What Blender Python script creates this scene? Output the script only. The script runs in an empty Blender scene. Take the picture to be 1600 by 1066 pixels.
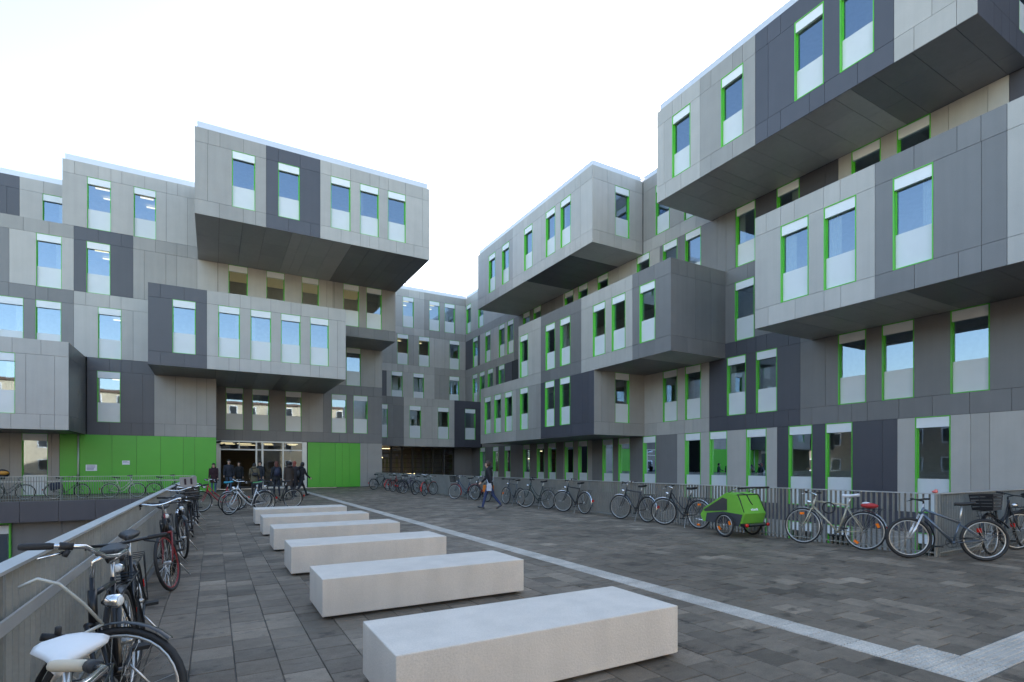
import bpy, bmesh, math, random
from mathutils import Vector, Matrix
random.seed(7)
D = bpy.data
SC = bpy.context.scene
COL = SC.collection
PI = math.pi
R = math.radians

# ------------------------------------------------------------------ camera
YAW = 29.387                      # degrees clockwise from +Y (the direction of the right-hand wing)
cam_d = D.cameras.new('camera')
cam_d.sensor_width = 36.0
cam_d.lens = 18.628
cam_d.shift_y = 0.12234           # upright verticals, horizon below the middle of the frame
cam_d.clip_start = 0.05
cam_d.clip_end = 2000
cam = D.objects.new('camera', cam_d)
cam.location = (0, 0, 1.5)
cam.rotation_euler = (R(90), 0, R(-YAW))
COL.objects.link(cam)
SC.camera = cam

# ------------------------------------------------------------------ sky, sun, exposure
SUN_AZ, SUN_EL = 50.0, 17.0       # low winter sun behind the right-hand wing
world = D.worlds.new('World')
SC.world = world
world.use_nodes = True
wn = world.node_tree
wn.nodes.clear()
sky = wn.nodes.new('ShaderNodeTexSky')
sky.sky_type = 'NISHITA'
sky.sun_disc = False
sky.sun_elevation = R(SUN_EL)
sky.sun_rotation = R(SUN_AZ)
sky.altitude = 60
sky.air_density = 1.0
sky.dust_density = 1.1
sky.ozone_density = 0.5
bg = wn.nodes.new('ShaderNodeBackground')
bg.inputs['Strength'].default_value = 0.15
wo = wn.nodes.new('ShaderNodeOutputWorld')
wn.links.new(sky.outputs[0], bg.inputs[0])
wn.links.new(bg.outputs[0], wo.inputs[0])
sun_d = D.lights.new('sun', 'SUN')
sun_d.energy = 5.0
sun_d.angle = R(0.5)
sun_d.color = (1.0, 0.93, 0.82)
sun = D.objects.new('sun', sun_d)
sv = Vector((math.sin(R(SUN_AZ)) * math.cos(R(SUN_EL)), math.cos(R(SUN_AZ)) * math.cos(R(SUN_EL)), math.sin(R(SUN_EL))))
sun.rotation_euler = sv.to_track_quat('Z', 'Y').to_euler()
sun.location = (60, 60, 60)
COL.objects.link(sun)
SC.view_settings.view_transform = 'Standard'
SC.view_settings.look = 'None'
SC.view_settings.gamma = 1.0
SC.view_settings.use_curve_mapping = False
SC.view_settings.exposure = 2.18
SC.cycles.max_bounces = 8
SC.cycles.transparent_max_bounces = 12

# ------------------------------------------------------------------ materials
def mat(name, col, rough=0.6, metal=0.0, var=0.08, scale=6.0, bump=0.0, bscale=60.0, objvar=0.0, spec=0.5, fine=0.0, fscale=150.0, streak=0.0):
    m = D.materials.new(name)
    m.use_nodes = True
    nt = m.node_tree
    N, L = nt.nodes, nt.links
    b = N['Principled BSDF']
    b.inputs['Roughness'].default_value = rough
    b.inputs['Metallic'].default_value = metal
    b.inputs['Specular IOR Level'].default_value = spec
    geo = N.new('ShaderNodeNewGeometry')
    no = N.new('ShaderNodeTexNoise')
    no.inputs['Scale'].default_value = scale
    no.inputs['Detail'].default_value = 6
    L.new(geo.outputs['Position'], no.inputs['Vector'])
    mr = N.new('ShaderNodeMapRange')
    mr.inputs[1].default_value = 0.25
    mr.inputs[2].default_value = 0.75
    mr.inputs[3].default_value = 1 - var
    mr.inputs[4].default_value = 1 + var
    L.new(no.outputs[0], mr.inputs[0])
    fac = mr.outputs[0]
    if fine:
        n2 = N.new('ShaderNodeTexNoise')
        n2.inputs['Scale'].default_value = fscale
        n2.inputs['Detail'].default_value = 3
        L.new(geo.outputs['Position'], n2.inputs['Vector'])
        m2 = N.new('ShaderNodeMapRange')
        m2.inputs[1].default_value = 0.3
        m2.inputs[2].default_value = 0.7
        m2.inputs[3].default_value = 1 - fine
        m2.inputs[4].default_value = 1 + fine
        L.new(n2.outputs[0], m2.inputs[0])
        mu = N.new('ShaderNodeMath')
        mu.operation = 'MULTIPLY'
        L.new(fac, mu.inputs[0])
        L.new(m2.outputs[0], mu.inputs[1])
        fac = mu.outputs[0]
    if streak:
        mp = N.new('ShaderNodeMapping')
        mp.inputs['Scale'].default_value = (5.0, 5.0, 0.22)
        L.new(geo.outputs['Position'], mp.inputs['Vector'])
        n4 = N.new('ShaderNodeTexNoise')
        n4.inputs['Scale'].default_value = 1.0
        n4.inputs['Detail'].default_value = 5
        L.new(mp.outputs[0], n4.inputs['Vector'])
        m4 = N.new('ShaderNodeMapRange')
        m4.inputs[1].default_value = 0.35
        m4.inputs[2].default_value = 0.62
        m4.inputs[3].default_value = 1 - streak
        m4.inputs[4].default_value = 1.02
        L.new(n4.outputs[0], m4.inputs[0])
        mu = N.new('ShaderNodeMath')
        mu.operation = 'MULTIPLY'
        L.new(fac, mu.inputs[0])
        L.new(m4.outputs[0], mu.inputs[1])
        fac = mu.outputs[0]
    if objvar:
        oi = N.new('ShaderNodeObjectInfo')
        m3 = N.new('ShaderNodeMapRange')
        m3.inputs[3].default_value = 1 - objvar
        m3.inputs[4].default_value = 1 + objvar
        L.new(oi.outputs['Random'], m3.inputs[0])
        mu = N.new('ShaderNodeMath')
        mu.operation = 'MULTIPLY'
        L.new(fac, mu.inputs[0])
        L.new(m3.outputs[0], mu.inputs[1])
        fac = mu.outputs[0]
    sc = N.new('ShaderNodeVectorMath')
    sc.operation = 'SCALE'
    sc.inputs[0].default_value = col[:3]
    L.new(fac, sc.inputs['Scale'])
    L.new(sc.outputs[0], b.inputs['Base Color'])
    if bump:
        bn = N.new('ShaderNodeTexNoise')
        bn.inputs['Scale'].default_value = bscale
        bn.inputs['Detail'].default_value = 5
        L.new(geo.outputs['Position'], bn.inputs['Vector'])
        bp = N.new('ShaderNodeBump')
        bp.inputs['Strength'].default_value = bump
        bp.inputs['Distance'].default_value = 0.01
        L.new(bn.outputs[0], bp.inputs['Height'])
        L.new(bp.outputs[0], b.inputs['Normal'])
    return m

def emit(name, col, s):
    m = D.materials.new(name)
    m.use_nodes = True
    b = m.node_tree.nodes['Principled BSDF']
    b.inputs['Base Color'].default_value = (*col, 1)
    b.inputs['Emission Color'].default_value = (*col, 1)
    b.inputs['Emission Strength'].default_value = s
    return m

def glass_mat(name, tint, ior, base):
    m = D.materials.new(name)
    m.use_nodes = True
    nt = m.node_tree
    N, L = nt.nodes, nt.links
    N.clear()
    o = N.new('ShaderNodeOutputMaterial')
    mx = N.new('ShaderNodeMixShader')
    tr = N.new('ShaderNodeBsdfTransparent')
    tr.inputs[0].default_value = (*tint, 1)
    gl = N.new('ShaderNodeBsdfGlossy')
    gl.inputs['Roughness'].default_value = 0.015
    gl.inputs[0].default_value = (0.64, 0.80, 1.0, 1)
    fr = N.new('ShaderNodeFresnel')
    fr.inputs[0].default_value = ior
    ad = N.new('ShaderNodeMath')
    ad.operation = 'ADD'
    ad.use_clamp = True
    ad.inputs[1].default_value = base
    L.new(fr.outputs[0], ad.inputs[0])
    L.new(ad.outputs[0], mx.inputs[0])
    L.new(tr.outputs[0], mx.inputs[1])
    L.new(gl.outputs[0], mx.inputs[2])
    geo = N.new('ShaderNodeNewGeometry')
    bn = N.new('ShaderNodeTexNoise')
    bn.inputs['Scale'].default_value = 0.9
    L.new(geo.outputs['Position'], bn.inputs['Vector'])
    bp = N.new('ShaderNodeBump')
    bp.inputs['Strength'].default_value = 0.05
    bp.inputs['Distance'].default_value = 0.02
    L.new(bn.outputs[0], bp.inputs['Height'])
    L.new(bp.outputs[0], gl.inputs['Normal'])
    L.new(mx.outputs[0], o.inputs[0])
    return m

# fibre-cement facade boards in four greys
TONE = {
 'L': mat('board_light_grey', (0.405, 0.38, 0.353), 0.40, 0, 0.05, 1.6, 0.02, 40, 0.07, 0.5, 0.05, 60, 0.035),
 'K': mat('board_mid_light_grey', (0.30, 0.282, 0.262), 0.40, 0, 0.05, 1.6, 0.02, 40, 0.07, 0.5, 0.05, 60, 0.035),
 'M': mat('board_mid_grey', (0.172, 0.164, 0.163), 0.40, 0, 0.05, 1.6, 0.02, 40, 0.07, 0.5, 0.05, 60, 0.035),
 'D': mat('board_dark_grey', (0.068, 0.066, 0.080), 0.40, 0, 0.05, 1.6, 0.02, 40, 0.07, 0.5, 0.05, 60, 0.035),
}
M_JOINT = mat('board_joint_dark', (0.035, 0.035, 0.037), 0.8)
M_GREENP = mat('green_cladding', (0.085, 0.40, 0.03), 0.4, 0, 0.05, 1.2, 0, 40, 0.05)
M_GREENF = mat('green_window_frame', (0.10, 0.50, 0.04), 0.35, 0, 0.04, 2)
M_BLIND = mat('white_blind_box', (0.74, 0.75, 0.76), 0.45, 0, 0.03, 3)
M_SPAN = mat('white_glass_panel', (0.62, 0.635, 0.65), 0.25, 0, 0.03, 2)
M_GLASS = glass_mat('window_glass', (0.80, 0.86, 0.83), 1.75, 0.19)
M_GLASSD = glass_mat('door_glass', (0.8, 0.82, 0.8), 1.5, 0.04)
M_ROOM = mat('room_plaster', (0.60, 0.58, 0.52), 0.8)
M_CURT = mat('curtain_cloth', (0.45, 0.47, 0.43), 0.9, 0, 0.08, 9)
M_LAMP = emit('lit_tube', (1.0, 0.85, 0.5), 0.35)
M_GLOW = emit('ceiling_glow', (1.0, 0.80, 0.34), 0.03)  # soft glow of a lamp-lit room, put into the ceiling's own emission
M_ROOF = mat('roof_gravel', (0.3, 0.29, 0.28), 0.9)
M_CAP = mat('roof_edge_metal', (0.60, 0.60, 0.64), 0.35, 0.25, 0.04, 1)
M_STEEL = mat('galvanised_steel', (0.30, 0.305, 0.29), 0.5, 0.35, 0.12, 3, 0, 60, 0, 0.5, 0.06, 40)
M_STEELT = mat('galvanised_top_rail', (0.46, 0.46, 0.45), 0.4, 0.4, 0.10, 2)
M_ALU = mat('aluminium_frame', (0.5, 0.51, 0.5), 0.4, 0.5, 0.05, 2)
M_CONC = mat('bench_concrete', (0.60, 0.53, 0.455), 0.75, 0, 0.06, 3.0, 0.3, 60, 0.05, 0.4, 0.08, 110, 0.05)
M_CONCD = mat('bridge_concrete', (0.16, 0.16, 0.155), 0.85, 0, 0.15, 1.5, 0.2, 30)
M_GROUND = mat('courtyard_floor', (0.12, 0.12, 0.115), 0.9, 0, 0.2, 0.8)
M_WHITE = mat('white_tactile_concrete', (0.47, 0.42, 0.36), 0.75, 0, 0.22, 4, 0.2, 60, 0.09, 0.4, 0.16, 70)
M_BLACK = mat('black_rubber', (0.016, 0.016, 0.017), 0.65)
M_BLACKP = mat('black_paint', (0.012, 0.012, 0.014), 0.3)
M_CHROME = mat('chrome', (0.72, 0.72, 0.72), 0.18, 1.0, 0.04, 8)
M_ALUR = mat('brushed_rim', (0.55, 0.54, 0.52), 0.35, 0.9, 0.04, 8)
M_ORANGE = mat('orange_reflector', (0.9, 0.19, 0.01), 0.25)
M_RED = mat('red_lens', (0.6, 0.02, 0.015), 0.25)
M_LENS = mat('clear_lens', (0.8, 0.8, 0.78), 0.1)
M_PAPER = mat('white_paper', (0.8, 0.79, 0.84), 0.8)
M_INK = mat('printed_ink', (0.25, 0.22, 0.35), 0.8)
_mc = {}
def cm(col, rough=0.4, metal=0.0, nm='paint'):
    key = (tuple(col), rough, metal, nm)
    if key not in _mc:
        _mc[key] = mat(nm, col, rough, metal, 0.05, 8)
    return _mc[key]

def paver_mat():
    m = D.materials.new('paving_slab')
    m.use_nodes = True
    nt = m.node_tree
    N, L = nt.nodes, nt.links
    b = N['Principled BSDF']
    b.inputs['Specular IOR Level'].default_value = 0.32
    at = N.new('ShaderNodeAttribute')
    at.attribute_name = 'tone'
    geo = N.new('ShaderNodeNewGeometry')
    mp = N.new('ShaderNodeMapping')
    mp.inputs['Scale'].default_value = (1.0, 1.4, 1)
    L.new(geo.outputs['Position'], mp.inputs['Vector'])
    def noise(s, d, lo, hi, a, c, src=None):
        n = N.new('ShaderNodeTexNoise')
        n.inputs['Scale'].default_value = s
        n.inputs['Detail'].default_value = d
        n.inputs['Roughness'].default_value = 0.62
        L.new((src or mp).outputs[0] if src is None else src, n.inputs['Vector'])
        r = N.new('ShaderNodeMapRange')
        r.inputs[1].default_value = lo
        r.inputs[2].default_value = hi
        r.inputs[3].default_value = a
        r.inputs[4].default_value = c
        L.new(n.outputs[0], r.inputs[0])
        return r.outputs[0]
    def mul(a, c):
        k = N.new('ShaderNodeMath')
        k.operation = 'MULTIPLY'
        L.new(a, k.inputs[0])
        L.new(c, k.inputs[1])
        return k.outputs[0]
    big = noise(0.42, 4, 0.35, 0.65, 0.84, 1.18)
    stain = noise(3.1, 8, 0.34, 0.43, 0.45, 1.0)       # dark dirt stains
    grain = noise(95, 3, 0.3, 0.7, 0.74, 1.26)
    mid = noise(8, 6, 0.3, 0.7, 0.84, 1.16)
    f = mul(mul(mul(at.outputs['Fac'], big), mul(stain, grain)), mid)
    cr = N.new('ShaderNodeVectorMath')
    cr.operation = 'SCALE'
    cr.inputs[0].default_value = (1.95, 1.53, 1.12)
    L.new(f, cr.inputs['Scale'])
    L.new(cr.outputs[0], b.inputs['Base Color'])
    rg = noise(1.3, 5, 0.35, 0.65, 0.42, 0.75)
    L.new(rg, b.inputs['Roughness'])
    bn = N.new('ShaderNodeTexNoise')
    bn.inputs['Scale'].default_value = 70
    bn.inputs['Detail'].default_value = 5
    L.new(geo.outputs['Position'], bn.inputs['Vector'])
    bp = N.new('ShaderNodeBump')
    bp.inputs['Strength'].default_value = 0.35
    bp.inputs['Distance'].default_value = 0.006
    L.new(bn.outputs[0], bp.inputs['Height'])
    L.new(bp.outputs[0], b.inputs['Normal'])
    return m
M_PAVER = paver_mat()

# ------------------------------------------------------------------ mesh helpers
class MB:
    """collects simple shapes, then links them as ONE mesh object"""
    def __init__(self):
        self.v, self.f, self.mi, self.at = [], [], [], []
        self.sm = []
    def add(self, vs, fs, mi=0, smooth=False, tone=None):
        o = len(self.v)
        self.v += [tuple(p) for p in vs]
        for f in fs:
            self.f.append(tuple(i + o for i in f))
            self.mi.append(mi)
            self.sm.append(smooth)
        if tone is not None:
            self.at += [tone] * len(vs)
        return self
    def box(self, x0, x1, y0, y1, z0, z1, mi=0, tone=None):
        return self.add([(x0, y0, z0), (x1, y0, z0), (x1, y1, z0), (x0, y1, z0), (x0, y0, z1), (x1, y0, z1), (x1, y1, z1), (x0, y1, z1)],
                 [(0, 3, 2, 1), (4, 5, 6, 7), (0, 1, 5, 4), (1, 2, 6, 5), (2, 3, 7, 6), (3, 0, 4, 7)], mi, False, tone)
    def tube(self, pts, r, n=8, mi=0, cap=True, flat=1.0, up=(0, 0, 1)):
        pts = [Vector(p) for p in pts]
        rs = r if isinstance(r, (list, tuple)) else [r] * len(pts)
        vs, fs = [], []
        prev = None
        for i, p in enumerate(pts):
            if i == 0:
                t = pts[1] - p
            elif i == len(pts) - 1:
                t = p - pts[i - 1]
            else:
                t = (pts[i + 1] - p).normalized() + (p - pts[i - 1]).normalized()
            t = t.normalized() if t.length > 1e-9 else Vector((0, 0, 1))
            if prev is None:
                u = Vector(up)
                if abs(t.dot(u)) > 0.95:
                    u = Vector((1, 0, 0))
                a = t.cross(u).normalized()
            else:
                a = prev - t * prev.dot(t)
                a = a.normalized()
            prev = a
            b = t.cross(a)
            for k in range(n):
                an = 2 * PI * k / n
                vs.append(p + a * (rs[i] * math.cos(an)) + b * (rs[i] * flat * math.sin(an)))
        for i in range(len(pts) - 1):
            for k in range(n):
                k2 = (k + 1) % n
                fs.append((i * n + k, i * n + k2, (i + 1) * n + k2, (i + 1) * n + k))
        if cap:
            fs.append(tuple(range(n - 1, -1, -1)))
            fs.append(tuple((len(pts) - 1) * n + k for k in range(n)))
        return self.add(vs, fs, mi, n > 5)
    def torus(self, Rr, r, n=28, m=6, mi=0, c=(0, 0, 0), a0=0.0, a1=2 * PI, flat=1.0):
        """ring in the XZ plane"""
        full = abs(a1 - a0 - 2 * PI) < 1e-6
        vs, fs = [], []
        cnt = n if full else n + 1
        for i in range(cnt):
            a = a0 + (a1 - a0) * i / n
            for k in range(m):
                b = 2 * PI * k / m
                rr = Rr + r * math.cos(b)
                vs.append((c[0] + rr * math.cos(a), c[1] + r * flat * math.sin(b), c[2] + rr * math.sin(a)))
        for i in range(n):
            j = (i + 1) % cnt
            for k in range(m):
                k2 = (k + 1) % m
                fs.append((i * m + k, j * m + k, j * m + k2, i * m + k2))
        return self.add(vs, fs, mi, True)
    def sphere(self, c, r, n=10, m=7, mi=0, sc=(1, 1, 1)):
        vs, fs = [], []
        for j in range(m + 1):
            th = PI * j / m
            for k in range(n):
                ph = 2 * PI * k / n
                vs.append((c[0] + r * sc[0] * math.sin(th) * math.cos(ph), c[1] + r * sc[1] * math.sin(th) * math.sin(ph), c[2] + r * sc[2] * math.cos(th)))
        for j in range(m):
            for k in range(n):
                k2 = (k + 1) % n
                fs.append((j * n + k, (j + 1) * n + k, (j + 1) * n + k2, j * n + k2))
        return self.add(vs, fs, mi, True)
    def prism(self, poly, d0, d1, plane='xz', mi=0):
        """polygon extruded between d0 and d1 along the remaining axis"""
        n = len(poly)
        def P(p, d):
            return (p[0], d, p[1]) if plane == 'xz' else ((p[0], p[1], d) if plane == 'xy' else (d, p[0], p[1]))
        vs = [P(p, d0) for p in poly] + [P(p, d1) for p in poly]
        fs = [tuple(range(n)), tuple(range(2 * n - 1, n - 1, -1))] + [(i, i + n, (i + 1) % n + n, (i + 1) % n) for i in range(n)]
        return self.add(vs, fs, mi)
    def mesh(self, name, mats):
        me = D.meshes.new(name)
        me.from_pydata(self.v, [], self.f)
        for m in (mats if isinstance(mats, (list, tuple)) else [mats]):
            me.materials.append(m)
        me.polygons.foreach_set('material_index', self.mi)
        me.polygons.foreach_set('use_smooth', self.sm)
        if self.at:
            a = me.attributes.new('tone', 'FLOAT', 'POINT')
            a.data.foreach_set('value', self.at)
        me.validate()
        bm = bmesh.new()
        bm.from_mesh(me)
        bmesh.ops.recalc_face_normals(bm, faces=bm.faces)
        bm.to_mesh(me)
        bm.free()
        return me
    def build(self, name, mats, parent=None, kind=None):
        return link(name, self.mesh(name, mats), parent, kind)

def link(name, me, parent=None, kind=None):
    o = D.objects.new(name, me)
    COL.objects.link(o)
    if parent is not None:
        o.parent = parent
    if kind:
        o['kind'] = kind
    return o
def thing(name, label, cat, loc=(0, 0, 0), rot=(0, 0, 0), group=None):
    o = D.objects.new(name, None)
    o.empty_display_size = 0.2
    COL.objects.link(o)
    o.location = loc
    o.rotation_euler = rot
    return tag(o, label, cat, group)
def tag(o, label, cat, group=None):
    o['label'] = label
    o['category'] = cat
    if group:
        o['group'] = group
    return o
def bevel_box_mesh(name, sx, sy, sz, bev, m, seg=2):
    bm = bmesh.new()
    bmesh.ops.create_cube(bm, size=1.0)
    bmesh.ops.scale(bm, vec=(sx, sy, sz), verts=bm.verts)
    bmesh.ops.bevel(bm, geom=bm.edges[:], offset=bev, segments=seg, profile=0.5, affect='EDGES')
    me = D.meshes.new(name)
    bm.to_mesh(me)
    bm.free()
    me.materials.append(m)
    return me

# ------------------------------------------------------------------ ground, bridge deck and paving
g = MB()
g.add([(-400, -400, -3.62), (400, -400, -3.62), (400, 400, -3.62), (-400, 400, -3.62)], [(0, 1, 2, 3)])
g.build('ground', M_GROUND, None, 'structure')
RAIL_X, FENCE_X, FENCE_Y = -0.82, 10.42, 4.2
deck = MB()
deck.box(-0.95, 10.5, -12, 39.1, -0.6, -0.014)
deck.box(10.5, 24, -12, 4.28, -0.6, -0.014)
deck.box(-30, -0.95, 30.4, 35.7, -0.6, -0.014)
deck.box(-0.95, 0.1, 39.1, 39.3, -0.6, -0.014)
plaza = deck.build('plaza', M_CONCD, None, 'structure')

S = 0.295
TX0, TX1 = 4.565, 4.86            # the white tactile line
def slab_tone(x, y):
    t = random.gauss(0.080, 0.009)
    p = 0.12
    if x < 3.6 and y < 16:
        p = 0.22
        t -= 0.004
    if x > 4.9 and 4 < y < 14 and x < 9:
        p = 0.05
    if y > 24:
        p = 0.5
    if x > 10 or (x > 8.8 and y > 8):
        p = 0.4
    if random.random() < p:
        t += random.uniform(0.015, 0.055)
    if random.random() < 0.06:
        t -= 0.022
    return max(t, 0.05)
slabs = []
sy, cy_ = math.sin(R(YAW)), math.cos(R(YAW))
def field(x0, x1, y0, y1, skip=None):
    k0 = math.ceil((x0 + 0.155) / S - 1e-6)
    k1 = math.floor((x1 + 0.155) / S + 1e-6)
    for k in range(k0, k1):
        a = -0.155 + k * S
        off = (k % 2) * S * 0.5 + random.uniform(-0.03, 0.03)
        n0 = math.floor((y0 - off) / S)
        n1 = math.ceil((y1 - off) / S)
        for n in range(n0, n1 + 1):
            b0 = max(off + n * S, y0)
            b1 = min(off + (n + 1) * S, y1)
            if b1 - b0 < 0.04:
                continue
            if skip:
                r = skip(a + S / 2, b0, b1)
                if r is None:
                    continue
                b0, b1 = r
                if b1 - b0 < 0.04:
                    continue
            slabs.append((a, a + S, b0, b1))
def skip_main(xc, b0, b1):
    if TX0 < xc < TX1:
        if b0 >= 1.62 and b0 < 33.7:
            b0 = max(b0, 33.7) if b1 > 33.7 else None
            return None if b0 is None else (b0, b1)
        return (b0, min(b1, 1.62)) if b0 < 1.62 else (b0, b1)
    if TX1 < xc < TX1 + S:
        if b0 >= 2.21:
            return (b0, b1)
        if b0 < 1.62:
            return (b0, min(b1, 1.62))
        return (2.21, b1) if b1 > 2.21 else None
    if xc > TX1 + S:
        if b0 >= 1.915:
            return (b0, b1)
        if b0 < 1.62:
            return (b0, min(b1, 1.62))
        return (1.915, b1) if b1 > 1.915 else None
    return (b0, b1)
field(-0.75, 10.5, -1.5, 39.05, skip_main)
field(10.46, 20.5, -1.5, 4.2, skip_main)
field(-12.0, -0.74, 30.5, 35.7)
def sq(s):
    x, y = (s[0] + s[1]) / 2, (s[2] + s[3]) / 2
    d = x * sy + y * cy_
    r = x * cy_ - y * sy
    if d < 0.6:
        return 1e9
    u = 800 + 827.9 * r / d
    v = 728.75 + 827.9 * 1.5 / d
    if u < -20 or u > 1620 or v > 1085:
        return 1e6 + d
    return d
slabs.sort(key=sq)
GAP = 0.0028
rest = MB()
for i, (a, b, c, d) in enumerate(slabs):
    z = random.uniform(-0.0022, 0.0022)
    t = slab_tone((a + b) / 2, (c + d) / 2)
    mb = MB() if i < 300 else rest
    x0, x1, y0, y1 = a + GAP, b - GAP, c + GAP, d - GAP
    if i < 300:
        e = 0.004
        dx = random.uniform(-0.0015, 0.0015)
        mb.add([(x0, y0, -0.034), (x1, y0, -0.034), (x1, y1, -0.034), (x0, y1, -0.034),
                (x0, y0, z - e), (x1, y0, z - e), (x1, y1, z - e + dx), (x0, y1, z - e + dx),
                (x0 + e, y0 + e, z), (x1 - e, y0 + e, z), (x1 - e, y1 - e, z + dx), (x0 + e, y1 - e, z + dx)],
               [(0, 1, 5, 4), (1, 2, 6, 5), (2, 3, 7, 6), (3, 0, 4, 7), (4, 5, 9, 8), (5, 6, 10, 9), (6, 7, 11, 10), (7, 4, 8, 11), (8, 9, 10, 11)], 0, False, t)
        mb.build('paving_slab', M_PAVER, plaza)
    else:
        mb.add([(x0, y0, -0.034), (x1, y0, -0.034), (x1, y1, -0.034), (x0, y1, -0.034), (x0, y0, z), (x1, y0, z), (x1, y1, z), (x0, y1, z)],
               [(4, 5, 6, 7), (0, 1, 5, 4), (1, 2, 6, 5), (2, 3, 7, 6), (3, 0, 4, 7)], 0, False, t)
rest.build('paving_slabs_far', M_PAVER, plaza, 'stuff')

# tactile guiding line: ribbed slabs, a studded junction, then a branch to the right
tac = D.objects.new('tactile_line', None)
COL.objects.link(tac)
tac['kind'] = 'structure'
h = S / 2 - 0.003
rb = MB().box(-h, h, -h, h, -0.034, 0.0005)
for i in range(7):
    x = -h + 0.012 + i * (2 * h - 0.024) / 6
    rb.prism([(x - 0.012, 0.0005), (x + 0.012, 0.0005), (x + 0.008, 0.006), (x - 0.008, 0.006)], -h, h, 'xz')
rib_me = rb.mesh('ribbed_slab', M_WHITE)
sb = MB().box(-h, h, -h, h, -0.034, 0.0005)
for i in range(6):
    for j in range(6):
        sb.tube([(-h + 0.024 + i * 0.048, -h + 0.024 + j * 0.048, 0.0005), (-h + 0.024 + i * 0.048, -h + 0.024 + j * 0.048, 0.006)], [0.016, 0.010], 6)
stud_me = sb.mesh('studded_slab', M_WHITE)
y = 2.21 + S / 2
while y < 33.7:
    link('ribbed_slab', rib_me, tac).location = ((TX0 + TX1) / 2, y, random.uniform(-0.001, 0.0015))
    y += S
for i in range(2):
    for j in range(2):
        link('studded_slab', stud_me, tac).location = (TX0 + S * (i + 0.5), 1.62 + S * (j + 0.5), 0)
x = TX0 + S * 2.5
while x < 19:
    o = link('ribbed_slab', rib_me, tac)
    o.location = (x, 1.62 + S / 2, random.uniform(-0.001, 0.0015))
    o.rotation_euler = (0, 0, PI / 2)
    x += S

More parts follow.
